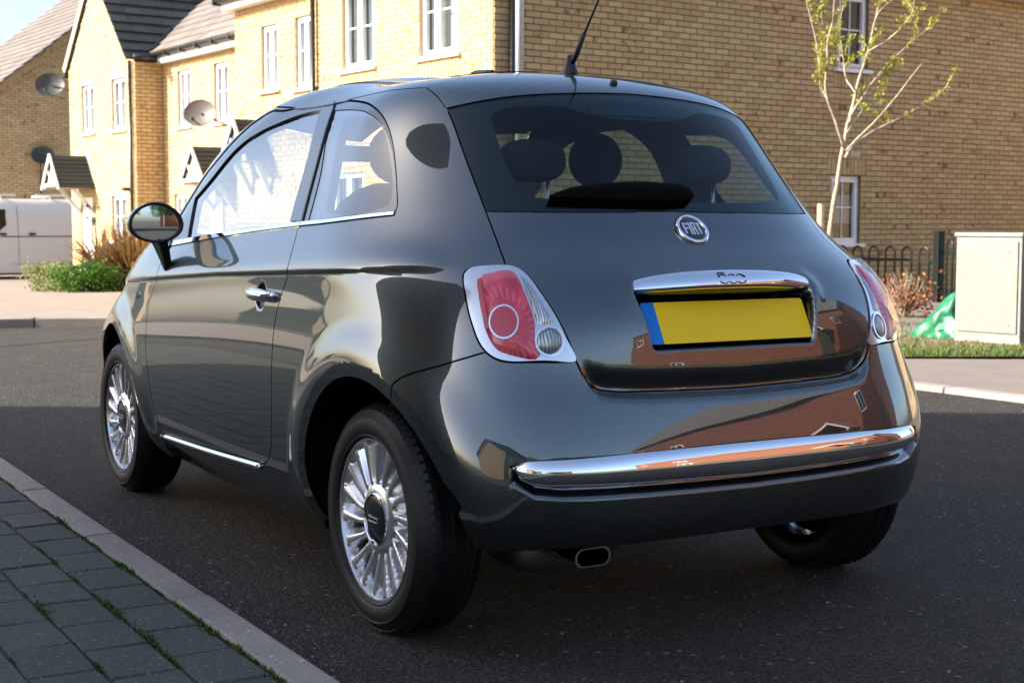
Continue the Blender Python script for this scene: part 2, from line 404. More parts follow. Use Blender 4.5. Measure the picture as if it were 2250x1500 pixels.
# --- near kerb and block paving on the left
KX0, KX1 = -1.146, -1.050
near = struct(empty('near_kerb', (-1.1, 1.4, 0)))
for i in range(-5, 9):
    y0 = .502+.943*i; w = random.uniform(-.004, .004)
    m = MB(); m.box(((KX0+KX1)/2+w*.5, y0+.4715, -.02+random.uniform(-.003, .003)), (KX1-KX0, .936, .075))
    bevel(m.build('kerb_stone', 'kerb_concrete', near), .007, 2)
pave = struct(empty('pavement', (-2, 1.4, 0)))
V = [(-1.142, -6, .003), (-1.142, 9, .003), (-3.4, 9, .003), (-3.4, -6, .003)]
struct(obj('paving_bed', V, [(0, 1, 2, 3)], 'paver_joint', at=(0, 0, 0)))
PL, PW, J = .245, .163, .007
def pavermesh():
    bm = bmesh.new(); bmesh.ops.create_cube(bm, size=1); bmesh.ops.scale(bm, vec=(PW-J, PL-J, .03), verts=bm.verts)
    bmesh.ops.bevel(bm, geom=[e for e in bm.edges if all(v.co.z > 0 for v in e.verts)], offset=.004, segments=1, affect='EDGES')
    bmesh.ops.delete(bm, geom=[f for f in bm.faces if f.normal.z < -.9], context='FACES')
    me = bpy.data.meshes.new('paver'); bm.to_mesh(me); bm.free(); me.materials.append(MATS['paver_grey']); return me
pm = pavermesh(); pv = np.array([v.co for v in pm.vertices]); pf = [tuple(p.vertices) for p in pm.polygons]; rest = MB()
for i in range(14):
    x = KX0-.006-PW*(i+.5)
    for k in range(-22, 36):
        y = .013+PL*(k+.5)+(0 if i % 2 == 0 else .150)
        z = -.0075+random.uniform(-.0022, .0022); M = rotz(random.gauss(0, .008)); p = np.array([x+random.gauss(0, .0012), y, z])
        D, px, py = seen((x, y, 0))
        if D > .5 and -120 < px < 1200 and 700 < py < 1640:
            o = inst('paver', pm, p, random.gauss(0, .008), pave); o.rotation_euler[0] = random.gauss(0, .006); o.rotation_euler[1] = random.gauss(0, .010)
        else: rest.add(pv@M.T+p, pf)
struct(rest.build('pavers_beyond', 'paver_grey'), 'stuff')
# moss and seedlings in the joints
def tufts(n, f, hmin, hmax, w):
    m = MB()
    for _ in range(n):
        x, y, z, s = f(); a = random.uniform(0, 6.28); l = random.uniform(hmin, hmax)*s; t = random.uniform(.2, 1.1)
        d = np.array([math.cos(a)*math.sin(t), math.sin(a)*math.sin(t), math.cos(t)])*l; e = np.array([-math.sin(a), math.cos(a), 0])*w*s
        p = np.array([x, y, z]); m.add([p-e, p+e, p+d*.6+e*.8, p+d, p+d*.6-e*.8], [(0, 1, 2, 3, 4)])
    return m
mo = []
for _ in range(90):
    i = random.choice([0, 0, 0, 1, 1, 2, 2, 3, 4]); x = KX0-.004-PW*i; y = random.uniform(-.6, 2.9); mo.append((x, y, random.uniform(.5, 1.3), 0))
for _ in range(16):
    i = random.choice([0, 0, 1, 2, 3]); k = random.randint(-3, 10); mo.append((KX0-PW*(i+random.random()), .013+PL*k+(0 if i % 2 == 0 else .150), random.uniform(.4, .9), 1))
for x, y in ((-1.15, .33), (-1.16, .20), (-1.15, -.05), (-1.31, .53), (-1.31, .18), (-1.15, .95), (-1.15, 1.75), (-1.47, .62), (-1.15, -.25)): mo.append((x, y, 1.9, 0))
def fm():
    x, y, s, c = random.choice(mo); g = random.gauss(0, .028*s); h = random.gauss(0, .0035*s)
    return (x+(g if c else h), y+(h if c else g), .005, s*random.uniform(.5, 1))
struct(tufts(9500, fm, .004, .013, .002).build('joint_moss', 'leaf_moss'), 'stuff')
# small grit
m = MB()
for _ in range(900):
    x = random.uniform(-1.04, 4.2); y = random.uniform(-2.4, 5); s = abs(random.gauss(0, .0013))+.0008
    if random.random() < .35: x = -1.04+abs(random.gauss(0, .05))
    m.box((x, y, s*.5), (s*2, s*1.6, s*1.3), rotz(random.uniform(0, 3)))
struct(m.build('road_grit', 'kerb_concrete'), 'stuff')

# ------------------------------------------------------------------ houses
HT = R(5.0); EX = np.array([math.cos(HT), math.sin(HT), 0]); EY = np.array([-math.sin(HT), math.cos(HT), 0]); EZ = np.array([0, 0, 1.])
HO = np.array([6.0951, 11.3413, 0])
def H(u, v, z=0.): return HO+EX*u+EY*v+EZ*z
COURSE, BR, BL, BH = .075, .225, .215, .065
def brickmesh(L, Hh=BH):
    c = .004; V = []
    for k, (dx, d) in enumerate(((0, 0), (c, .011))):
        V += [(dx-L/2, -d, dx-Hh/2), (L/2-dx, -d, dx-Hh/2), (L/2-dx, -d, Hh/2-dx), (dx-L/2, -d, Hh/2-dx)]
    return np.array(V), [(4, 5, 6, 7), (0, 1, 5, 4), (1, 2, 6, 5), (2, 3, 7, 6), (3, 0, 4, 7)]
MESHC = {}
def bme(L, Hh, mat):
    k = (round(L, 3), round(Hh, 3), mat)
    if k not in MESHC: V, F = brickmesh(L, Hh); MESHC[k] = meshdata('brick', V, F, mat)
    return MESHC[k]
CARPX = np.array([(220, 760), (300, 560), (420, 420), (620, 225), (800, 178), (1090, 160), (1400, 165), (1600, 238), (1790, 470), (1980, 750), (2020, 950), (1900, 1200), (300, 1100)])
class Wall:
    """a brick wall: mortar sheet with real openings, recessed joints, single bricks"""
    def __init__(s, house, base, d, n, length, z0, z1, holes=(), top=None, soldiers=(), mat='brick_cream', mortar='mortar', arches=()):
        s.house, s.base, s.d, s.n, s.L, s.z0, s.z1, s.holes, s.top, s.sold, s.mat = house, base, d, n, length, z0, z1, list(holes), top, list(soldiers), mat
        P = [(0, z0), (length, z0), (length, top(length) if top else z1)]
        if top: P += [(x, top(x)) for x in np.linspace(length, 0, 41)[1:-1]]
        P += [(0, top(0) if top else z1)]
        pts = [Vector(p) for p in P]; E = [(i, (i+1) % len(P)) for i in range(len(P))]; loops = []
        for (a, b, c, e) in s.holes:
            k = len(pts); pts += [Vector(q) for q in ((a, c), (b, c), (b, e), (a, e))]; E += [(k, k+1), (k+1, k+2), (k+2, k+3), (k+3, k)]
        vo, _, fo, _, _, _ = delaunay_2d_cdt(pts, E, [], 1, 1e-5, False)
        F = []
        for f in fo:
            c = sum((vo[i] for i in f), Vector((0, 0)))/len(f)
            if not any(h[0] < c.x < h[1] and h[2] < c.y < h[3] for h in s.holes): F.append(f)
        m = MB(); m.add([s.P(v.x, v.y, 0) for v in vo], F)
        for (a, b, c, e) in s.holes:
            Q = [(a, c), (b, c), (b, e), (a, e)]
            m.add([s.P(x, z, 0.004) for x, z in Q]+[s.P(x, z, -.13) for x, z in Q], [(i, (i+1) % 4, 4+(i+1) % 4, 4+i) for i in range(4)])
        s.o = m.build('wall', mortar, house)
        s.ang = math.atan2(d[1], d[0])
        if np.cross(d, EZ)@n < 0: s.flip = True
        else: s.flip = False
    def P(s, x, z, out=0.): return s.base+s.d*x+s.n*out+EZ*z
    def bricks(s):
        """list of (s, z, length, height)"""
        out = []; nrow = int((s.z1-s.z0)/COURSE)+1
        blk = list(s.holes)+[q for q in s.sold]
        for r in range(nrow):
            z = s.z0+COURSE*(r+.5); x = -(.1125 if r % 2 else 0.)
            while x < s.L:
                a, b = max(x+.005, .0), min(x+BR-.005, s.L)
                segs = [(a, b)]
                for (h0, h1, c0, c1) in blk:
                    if c0 < z < c1:
                        ns = []
                        for (p, q) in segs:
                            if h1 <= p or h0 >= q: ns.append((p, q)); continue
                            if p < h0-.02: ns.append((p, h0-.004))
                            if q > h1+.02: ns.append((h1+.004, q))
                        segs = ns
                for (p, q) in segs:
                    if q-p < .03: continue
                    if s.top and z+BH*.5 > min(s.top(p), s.top(q)): continue
                    out.append(((p+q)/2, z, q-p, BH))
                x += BR
        for (h0, h1, c0, c1) in s.sold:
            k = int(round((h1-h0)/COURSE)); w = (h1-h0)/k
            for i in range(k): out.append((h0+w*(i+.5), (c0+c1)/2, w-.010, c1-c0-.010))
        return out
def lay(house, walls, nmax=300):
    """the bricks that show largest become single objects, the rest one mesh per wall"""
    allb = []
    for w in walls:
        for (x, z, l, h) in w.bricks():
            p = w.P(x, z); D, px, py = seen(p)
            vis = D > 1 and -10 < px < 2260 and -10 < py < 760 and not inside(CARPX, np.array([[px, py]]))[0]
            allb.append((l*h/D**2 if vis else 0, w, x, z, l, h))
    allb.sort(key=lambda t: -t[0])
    for i, (a, w, x, z, l, h) in enumerate(allb):
        if a > 0 and i < nmax:
            o = inst('brick', bme(l, h, w.mat), w.P(x, z, random.uniform(-.0015, .0015)), 0, w.o)
            o.rotation_euler = (0, 0, w.ang+(math.pi if w.flip else 0))
    for w in walls:
        m = MB()
        for i, (a, ww, x, z, l, h) in enumerate(allb):
            if ww is w and not (a > 0 and i < nmax):
                V, F = brickmesh(l, h); m.add((V@rotz(w.ang+(math.pi if w.flip else 0)).T)+w.P(x, z, random.uniform(-.0015, .0015)), F)
        if m.n: o = m.build('brickwork', w.mat, w.o); o['kind'] = 'stuff'
def inside(poly, P):
    x, y = P[:, 0], P[:, 1]; r = np.zeros(len(P), bool); n = len(poly)
    for i in range(n):
        (x1, y1), (x2, y2) = poly[i], poly[(i+1) % n]
        if y1 == y2: continue
        c = (y1 > y) != (y2 > y); r ^= c & (x < (x2-x1)*(y-y1)/(y2-y1)+x1)
    return r
def wbox(m, w, x0, x1, z0, z1, d0, d1):
    P = [w.P(x, z, d) for d in (d0, d1) for x, z in ((x0, z0), (x1, z0), (x1, z1), (x0, z1))]
    m.add(P, [(0, 3, 2, 1), (4, 5, 6, 7), (0, 1, 5, 4), (1, 2, 6, 5), (2, 3, 7, 6), (3, 0, 4, 7)]); return m
def window(w, h, sill=True, casement=2, bars=True, arch=False, back='curtain', split=None):
    """white framed window set in an opening"""
    x0, x1, z0, z1 = h; e = empty('window', w.P((x0+x1)/2, z0), w.house); f = .055; d0, d1 = -.10, -.04
    m = MB()
    for q in ((x0, x1, z0, z0+f), (x0, x1, z1-f, z1), (x0, x0+f, z0+f, z1-f), (x1-f, x1, z0+f, z1-f)): wbox(m, w, *q, d0, d1)
    mul = []
    for i in range(1, casement):
        xm = x0+(x1-x0)*i/casement if split is None else x0+(x1-x0)*split
        wbox(m, w, xm-.03, xm+.03, z0+f, z1-f, d0, d1+.004); mul.append(xm)
    fixnormals(bevel(m.build('frame', 'upvc', e), .006))
    ed = [x0+f]+mul+[x1-f]
    for i in range(len(ed)-1):
        a = ed[i]+(.03 if i else 0); b = ed[i+1]-(.03 if i < len(ed)-2 else 0)
        m = MB(); 
        for q in ((a, b, z0+f, z0+f+.03), (a, b, z1-f-.03, z1-f), (a, a+.03, z0+f+.03, z1-f-.03), (b-.03, b, z0+f+.03, z1-f-.03)): wbox(m, w, *q, d0+.01, d1+.012)
        fixnormals(m.build('sash', 'upvc', e))
        m = MB(); m.add([w.P(x, z, -.075) for x, z in ((a, z0+f), (b, z0+f), (b, z1-f), (a, z1-f))], [(0, 1, 2, 3)]); m.build('pane', 'window_glass', e)
        if bars:
            m = MB(); zm = (z0+z1)/2+.04; wbox(m, w, a+.03, b-.03, zm-.009, zm+.009, -.072, -.062)
            if bars == 2: xm = (a+b)/2; wbox(m, w, xm-.009, xm+.009, z0+f+.03, z1-f-.03, -.0715, -.0625)
            fixnormals(m.build('glazing_bar', 'upvc', e))
    if sill:
        m = MB(); wbox(m, w, x0-.07, x1+.07, z0-.045, z0+.006, -.10, .065); fixnormals(bevel(m.build('sill', 'upvc', e), .008))
    m = MB(); m.add([w.P(x, z, -.34) for x, z in ((x0-.4, z0-.3), (x1+.4, z0-.3), (x1+.4, z1+.2), (x0-.4, z1+.2))], [(0, 1, 2, 3)]); m.build('room_shade', 'room_dark', e)
    if back == 'curtain':
        k = 40; V = []; xs = np.linspace(x0+.02, x1-.02, k)
        for i, x in enumerate(xs):
            dd = -.16+.016*math.sin(i*1.9)+.008*math.sin(i*.7); V += [w.P(x, z0, dd), w.P(x, z1, dd)]
        F = [(2*i, 2*i+2, 2*i+3, 2*i+1) for i in range(k-1) if not (.44 < i/(k-1) < .58 and (int(x0*50) % 3 == 0))]
        MB().add(V, F).build('curtain', 'curtain', e, True)
    if back == 'blind':
        V = [w.P(x, z, -.14) for x, z in ((x0, (z0*.7+z1*.3)), (x1, (z0*.7+z1*.3)), (x1, z0*.28+z1*.72), (x0, z0*.28+z1*.72))]; MB().add(V, [(0, 1, 2, 3)]).build('blind', 'curtain', e)
    if arch:
        k = 14; xm = (x0+x1)/2; hw = (x1-x0)/2+.01; rise = .11; V = []
        for i in range(k+1):
            t = -1+2*i/k; zt = z1+rise*(1-t*t); V += [(xm+t*hw, z1-.004), (xm+t*hw, zt)]
        m = MB(); A = [w.P(x, z, .004) for x, z in V]; B = [w.P(x, z, .035) for x, z in V]; n = len(A)
        m.add(A+B, [(n+2*i, n+2*i+2, n+2*i+3, n+2*i+1) for i in range(k)]+[(2*i+1, n+2*i+1, n+2*i+3, 2*i+3) for i in range(k)]+[(2*i, 2*i+2, n+2*i+2, n+2*i) for i in range(k)]); fixnormals(m.build('arch_head', 'upvc', e))
    return e
def tiles(house, name, org, along, up, nrm, width, length, keep, mat, tw=.33, ex=.30, nmax=300, th=.022, under='black_void'):
    """lapped roof tiles laid in courses; keep(s, t) clips the slope"""
    roof = MB(); K = 24; V = []; F = []
    for j in range(K+1):
        for i in range(K+1): V.append(org+along*width*i/K+up*length*j/K-nrm*.02)
    for j in range(K):
        for i in range(K):
            if keep(width*(i+.5)/K, length*(j+.5)/K): F.append((j*(K+1)+i, j*(K+1)+i+1, (j+1)*(K+1)+i+1, (j+1)*(K+1)+i))
    o = MB().add(V, F).build(name, mat, house)
    tl = ex+.08; tilt = th/ex
    u2 = up*math.cos(tilt)-nrm*math.sin(tilt)*1.0; n2 = nrm*math.cos(tilt)+up*math.sin(tilt)
    M = np.stack([along, u2, n2], 1)
    key = (name, mat, house.name)
    me = None; merged = MB(); lst = []
    rows = int(length/ex)
    for r in range(rows+1):
        x = 0.
        for c in range(int(width/tw)+1):
            s = c*tw+x; t = r*ex
            if s+tw*.5 > width or not keep(s+tw*.5-tw*.5, t+ex*.5): continue
            p = org+along*s+up*(t+tl*.5)+nrm*(.012+random.uniform(-.002, .002)); D, px, py = seen(p)
            vis = D > 1 and -20 < px < 2270 and -40 < py < 700 and not inside(CARPX, np.array([[px, py]]))[0]
            lst.append((1/D if vis else 0, p))
    lst.sort(key=lambda q: -q[0])
    bx = MB(); bx.box((0, 0, 0), (tw-.006, tl, th), M); tv = bx.V[0]; tf = bx.F; me = meshdata('roof_tile', tv, tf, mat)
    for i, (a, p) in enumerate(lst):
        if a > 0 and i < nmax: inst('roof_tile', me, p, 0, o)
        else: merged.add(tv+p, tf)
    if merged.n: k = merged.build('roof_tiling', mat, o); k['kind'] = 'stuff'
    return o
def gutter(house, a, b, brackets=True, r=.055):
    m = MB(); m.tube([a, b], r, 10); m.build('gutter', 'black_gutter', house, True)
    if brackets:
        n = int(np.linalg.norm(b-a)/.8)+1
        for i in range(n+1):
            p = a+(b-a)*i/n; mm = MB(); mm.box(p+EZ*-.02, (.13, .05, .10), rotz(HT)); mm.build('gutter_bracket', 'black_gutter', house)
def downpipe(house, p0, z0, z1, r=.034):
    m = MB(); m.tube([p0+EZ*z0, p0+EZ*z1], r, 10); m.build('downpipe', 'black_gutter', house, True)
def planks(house, name, a, b, size, mat='white_paint'):
    """a board from a to b with rectangular section (width across, height)"""
    d = b-a; l = np.linalg.norm(d); d = d/l; s = np.cross(d, EZ); s = s/(np.linalg.norm(s)+1e-9); u = np.cross(s, d)
    m = MB(); m.box((a+b)/2, (l, size[0], size[1]), np.stack([d, s, u], 1)); return m.build(name, mat, house)
def porch(house, v, u_wall, proj, hw, z_ridge, z_eave, group=None):
    """gabled canopy over a door: tiled slopes, white truss front, brackets"""
    e = empty('porch_canopy', H(u_wall, v, z_eave), house)
    rise = z_ridge-z_eave; sl = math.hypot(hw, rise)
    for sg in (-1, 1):
        org = H(u_wall-proj, v+sg*(hw+.06), z_eave-.06*rise/hw); up = (-EY*sg*hw+EZ*rise)/sl; nrm = np.cross(EX, up)*(1); nrm = nrm if nrm[2] > 0 else -nrm
        rows = 8; ex = (sl+.06)/rows
        m = MB(); m.add([org, org+EX*proj, org+EX*proj+up*(sl+.06), org+up*(sl+.06)], [(0, 1, 2, 3)])
        for r in range(rows):
            M = np.stack([EX, up*math.cos(.1)-nrm*math.sin(.1), nrm*math.cos(.1)+up*math.sin(.1)], 1); m.box(org+EX*proj*.5+up*ex*(r+.55)+nrm*.016, (proj, ex*1.18, .020), M)
        fixnormals(m.build('canopy_roof', 'roof_tile_dark', e))
        a = H(u_wall-proj-.02, v+sg*(hw+.08), z_eave-.10); b = H(u_wall-proj-.02, v, z_ridge+.0); planks(e, 'barge_board', a, b, (.03, .065))
        a = H(u_wall-proj*.62, v+sg*hw*.88, z_eave-.04); b = H(u_wall-.03, v+sg*hw*.88, z_eave-.55); planks(e, 'bracket', a, b, (.06, .07))
        planks(e, 'canopy_beam', H(u_wall-proj, v+sg*hw*.88, z_eave-.04), H(u_wall, v+sg*hw*.88, z_eave-.04), (.07, .09))
        planks(e, 'wall_post', H(u_wall-.03, v+sg*hw*.88, z_eave-.65), H(u_wall-.03, v+sg*hw*.88, z_eave), (.06, .07))
        planks(e, 'truss_strut', H(u_wall-proj+.02, v, z_eave+.02), H(u_wall-proj+.02, v+sg*hw*.45, z_eave+rise*.45), (.03, .05))
        m = MB(); m.box(H(u_wall+.0, v+sg*hw*.55, z_eave+rise*.5+.03), (.02, hw*1.2, .02), rotz(HT)); 
    planks(e, 'truss_post', H(u_wall-proj+.02, v, z_eave), H(u_wall-proj+.02, v, z_ridge-.04), (.03, .05))
    planks(e, 'tie_beam', H(u_wall-proj, v-hw*.95, z_eave-.01), H(u_wall-proj, v+hw*.95, z_eave-.01), (.05, .06))
    m = MB(); m.add([H(u_wall-proj+.05, v-hw*.9, z_eave), H(u_wall-proj+.05, v+hw*.9, z_eave), H(u_wall-proj+.05, v, z_ridge-.05)], [(0, 1, 2)]); m.build('gable_panel', 'white_paint', e)
    planks(e, 'flashing', H(u_wall-.01, v-hw, z_eave+.04), H(u_wall-.01, v, z_ridge+.05), (.02, .12), 'lead_flashing'); planks(e, 'flashing', H(u_wall-.01, v+hw, z_eave+.04), H(u_wall-.01, v, z_ridge+.05), (.02, .12), 'lead_flashing')
    return e
def dish(name_label, P, face, r, mat, group=None, wall=None):
    """oval satellite dish with arm and feed"""
    f = np.array(face, float); f /= np.linalg.norm(f); s = np.cross(f, EZ); s /= np.linalg.norm(s); u = np.cross(s, f); M = np.stack([s, u, f], 1)
    e = empty('satellite_dish', P); tag(e, name_label, 'satellite dish', group)
    m = MB(); n = 36; prof = [(.001, -.07), (.35, -.06), (.7, -.033), (1., 0.), (1.02, .004), (1.0, -.012), (.7, -.045), (.35, -.072), (.001, -.082)]
    V = [np.asarray(P)+M@np.array([r*q*math.cos(2*math.pi*j/n), r*.82*q*math.sin(2*math.pi*j/n), h*r/.3]) for q, h in prof for j in range(n)]
    m.add(V, [(i*n+j, i*n+(j+1) % n, (i+1)*n+(j+1) % n, (i+1)*n+j) for i in range(len(prof)-1) for j in range(n)]); m.build('reflector', mat, e, True)
    m = MB(); m.tube([np.asarray(P)-u*r*.7, np.asarray(P)-u*r*.75+f*r*1.1], .013, 8); m.box(np.asarray(P)-u*r*.70+f*r*1.1, (.06, .05, .05)); m.build('feed_arm', 'dish_grey', e)
    if wall is not None: m = MB(); m.tube([np.asarray(P)-f*.03, np.asarray(wall)], .018, 8); m.build('wall_bracket', 'dish_grey', e)
    return e

# --- end house: shaded end wall facing the camera, sunlit front
hA = empty('end_house', H(0, 0)); tag(hA, 'end terrace house in cream brick with the large shaded end wall facing the camera', 'house')
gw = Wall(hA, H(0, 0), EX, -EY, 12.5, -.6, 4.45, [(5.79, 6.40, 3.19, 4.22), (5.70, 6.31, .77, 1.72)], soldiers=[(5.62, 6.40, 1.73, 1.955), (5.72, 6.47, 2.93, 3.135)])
fw_ = Wall(hA, H(0, 0), EY, -EX, 6.9, -.6, 4.27, [(.73, 1.59, 3.08, 4.12), (2.71, 3.54, 3.09, 4.12), (4.36, 4.92, 2.95, 3.96), (5.46, 6.0, 3.0, 3.95), (.9, 1.8, .75, 1.75), (3.0, 3.9, .75, 1.75)], soldiers=[(.70, 1.62, 2.80, 3.025), (2.68, 3.57, 2.81, 3.035)], mortar='mortar_sunlit')
bk = Wall(hA, H(0, 6.9), EX, EY, 2.5, -.6, 4.27)
lay(hA, [gw, fw_, bk])
window(gw, gw.holes[0], casement=1, bars=2, back=None); window(gw, gw.holes[1], casement=1, bars=2, back='blind')
window(fw_, fw_.holes[0], casement=2, split=.58); window(fw_, fw_.holes[1], casement=2); window(fw_, fw_.holes[2], casement=2); window(fw_, fw_.holes[3], casement=2); window(fw_, fw_.holes[4]); window(fw_, fw_.holes[5])
m = MB(); m.box(H(6.18, -.004, 2.03), (.20, .022, .065), rotz(HT)); m.build('air_brick', 'stone_trim', hA)
planks(hA, 'soffit_board', H(-.02, -.14, 4.47), H(12.6, -.14, 4.47), (.30, .05)); planks(hA, 'fascia_board', H(-.05, -.29, 4.56), H(12.6, -.29, 4.56), (.03, .20))
planks(hA, 'soffit_board', H(-.10, .0, 4.295), H(-.10, 6.95, 4.295), (.22, .05)); planks(hA, 'fascia_board', H(-.20, 0, 4.37), H(-.20, 6.95, 4.37), (.03, .16))
gutter(hA, H(-.27, -.2, 4.42), H(-.27, 7.0, 4.42))
downpipe(hA, H(-.07, 4.27), -.5, 4.35); downpipe(hA, H(.22, -.06), -.5, 4.45, .036)
rp = math.radians(36)
tiles(hA, 'roof', H(-.30, -.35, 4.42), EY, EX*math.cos(rp)+EZ*math.sin(rp), -EX*math.sin(rp)+EZ*math.cos(rp), 7.35, 4.6, lambda s, t: True, 'roof_tile_brown', nmax=60)
tiles(hA, 'roof', H(12.6, -.35, 4.62), -EX, EY*math.cos(rp)+EZ*math.sin(rp), -EY*math.sin(rp)+EZ*math.cos(rp), 12.7, 4.6, lambda s, t: t < (12.7-s)*1.0, 'roof_tile_brown', ex=.3, nmax=0)
m = MB(); m.add([H(3.4, -.35, 7.1), H(3.4, 7., 7.1), H(12.5, 7., 4.4), H(12.5, 3.4, 7.3)], [(0, 1, 2, 3)]); m.build('roof_back', 'roof_tile_brown', hA)
m = MB(); m.add([H(7.1, -.35, 4.4), H(7.1, 7, 4.4), H(3.4, 7, 7.1), H(3.4, -.35, 7.1)], [(0, 1, 2, 3)]); m.build('roof_back', 'roof_tile_brown', hA)
porch(hA, 6.05, 0., .45, .36, 2.60, 2.06)

# --- middle house, set back
uB, uC = 1.516, .929
hB = empty('middle_house', H(uB, 10.2)); tag(hB, 'set back cream brick terrace house between the end house and the gabled wing', 'house')
fb_ = Wall(hB, H(uB, 6.9), EY, -EX, 6.65, -.7, 4.18, [(3.57, 4.18, 2.87, 3.95), (5.26, 5.85, 2.89, 3.98), (5.50, 6.10, .70, 1.62), (1.4, 2.0, 2.87, 3.95)], mortar='mortar_sunlit')
lay(hB, [fb_])
for h_ in fb_.holes: window(fb_, h_, casement=2)
planks(hB, 'fascia_board', H(uB-.16, 6.9, 4.22), H(uB-.16, 13.5, 4.22), (.03, .15)); planks(hB, 'soffit_board', H(uB-.08, 6.9, 4.17), H(uB-.08, 13.5, 4.17), (.16, .04))
gutter(hB, H(uB-.23, 7.0, 4.32), H(uB-.23, 13.45, 4.32)); downpipe(hB, H(uB-.06, 9.3), -.6, 4.2, .02)
pB = math.radians(38)
tiles(hB, 'roof', H(uB-.27, 7.0, 4.34), EY, EX*math.cos(pB)+EZ*math.sin(pB), -EX*math.sin(pB)+EZ*math.cos(pB), 8.4, 4.2, lambda s, t: s < 6.45+t*.75, 'roof_tile_brown')
m = MB(); m.add([H(uB+3.1, 7, 6.9), H(uB+3.1, 15.2, 6.9), H(uB+6.4, 15.2, 4.3), H(uB+6.4, 7, 4.3)], [(0, 1, 2, 3)]); m.build('roof_back', 'roof_tile_brown', hB)
porch(hB, 10.62, uB, .66, .50, 2.42, 1.83)
m = MB(); wbox(m, fb_, 3.80, 4.36, -.5, 1.55, .01, .05); fixnormals(m.build('front_door', 'door_white', hB))

# --- gabled wing
hC = empty('gabled_house', H(uC, 15.3)); tag(hC, 'gable fronted cream brick house with arched window heads and a porch over its white door', 'house')
va, vb, vm = 13.47, 17.22, 15.345; zap = 4.33+(vb-va)/2*1.085
top = lambda s: 4.33+min(s, (vb-va)-s)*1.085
fc = Wall(hC, H(uC, va), EY, -EX, vb-va, -.7, zap, [(13.96-va, 14.70-va, 2.90, 3.93), (15.74-va, 16.45-va, 2.92, 3.93), (14.03-va, 14.80-va, .70, 1.62), (15.94-va, 16.60-va, -.5, 1.60)], top=top, mortar='mortar_sunlit')
rc_ = Wall(hC, H(uC, va), EX, -EY, uB-uC+.02, -.7, 4.30); lc_ = Wall(hC, H(uC, vb), EX, EY, 6, -.7, 4.33)
lay(hC, [fc, rc_])
for h_ in fc.holes[:3]: window(fc, h_, casement=2, arch=True)
d0 = fc.holes[3]; de = empty('front_door', fc.P(d0[0], -.4), hC)
m = MB(); wbox(m, fc, d0[0]+.05, d0[1]-.05, -.5, 1.56, -.09, -.05); fixnormals(m.build('door_leaf', 'door_white', de))
m = MB()
for q in ((d0[0], d0[0]+.06, -.5, 1.60), (d0[1]-.06, d0[1], -.5, 1.60), (d0[0]+.06, d0[1]-.06, 1.54, 1.60)): wbox(m, fc, *q, -.10, -.02)
fixnormals(m.build('door_frame', 'upvc', de)); m = MB(); wbox(m, fc, d0[0]+.16, d0[0]+.24, .62, 1.30, -.052, -.046); m.build('door_pane', 'room_dark', de); m = MB(); wbox(m, fc, d0[0]+.24, d0[0]+.38, .45, .49, -.05, -.03); m.build('letter_plate', 'satin_grey' if 'satin_grey' in MATS else 'galvanised', de)
m = MB(); wbox(m, fc, d0[0]-.30, d0[0]-.14, .25, .62, .0, .09); fixnormals(bevel(m.build('meter_box', 'upvc', hC), .01))
pc_ = math.atan(1.085); upR = (EY*math.cos(pc_)+EZ*math.sin(pc_)); nR = -EY*math.sin(pc_)+EZ*math.cos(pc_)
sl = (vm-va+.16)/math.cos(pc_)
tiles(hC, 'roof', H(uC-.06, va-.16, 4.33-.16*1.085+.02), EX, upR, nR, 6.6, sl, lambda s, t: True, 'roof_tile_dark', tw=.36, ex=.27)
tiles(hC, 'roof', H(uC+6.54, vb+.16, 4.33-.16*1.085+.02), -EX, (-EY*math.cos(pc_)+EZ*math.sin(pc_)), (EY*math.sin(pc_)+EZ*math.cos(pc_)), 6.6, sl, lambda s, t: True, 'roof_tile_dark', nmax=0)
planks(hC, 'verge_board', H(uC-.05, vb+.14, 4.33-.02), H(uC-.05, vm, zap+.13), (.05, .14), 'stone_trim'); 
gutter(hC, H(uC-.10, va-.22, 4.24), H(uB-.25, va-.22, 4.24), False, .05); downpipe(hC, H(uC-.06, va+.10), -.6, 4.2, .034)
m = MB(); vd = [H(uB-.27+t*math.cos(pB), va-.1+t*.72, 4.40+t*math.sin(pB)*1.0) for t in np.linspace(0, 3.6, 8)]; m.tube(vd, .035, 6); m.build('valley_lining', 'black_gutter', hC)
porch(hC, 16.27, uC, .76, .46, 2.47, 1.86)
# carriage lantern beside the door
lp = fc.P(d0[0]-.12, 1.30, .16); le = empty('wall_lantern', lp); tag(le, 'black carriage lantern on the wall beside the white front door', 'lamp')
m = MB(); m.lathe([(.001, .17), (.03, .13), (.075, .10), (.08, .09), (.06, .085)], 6, np.eye(3), lp); m.build('lantern_roof', 'lantern_black', le); m = MB(); m.lathe([(.045, -.10), (.05, -.12), (.001, -.16)], 6, np.eye(3), lp); m.build('lantern_frame', 'lantern_black', le); m = MB(); m.tube([lp-EZ*.14, lp-EZ*.18, fc.P(d0[0]-.12, 1.10, .02)], .012, 6); m.box(fc.P(d0[0]-.12, 1.10, .02), (.10, .03, .16), rotz(HT+math.pi/2)); m.build('wall_bracket', 'lantern_black', le)
m = MB(); m.lathe([(.060, .085), (.045, -.10)], 6, np.eye(3), lp); m.build('lantern_glass', 'lens_clear', le)
# flood light by the downpipe
fp = fc.P(.30, 1.72, .10); m = MB(); m.box(fp, (.16, .14, .07), rotz(HT)); m.tube([fp, fc.P(.30, 1.72, .0)], .02, 6); tag(m.build('flood_light', 'brass_brown'), 'small brown flood light on the gabled house next to its black downpipe', 'lamp')
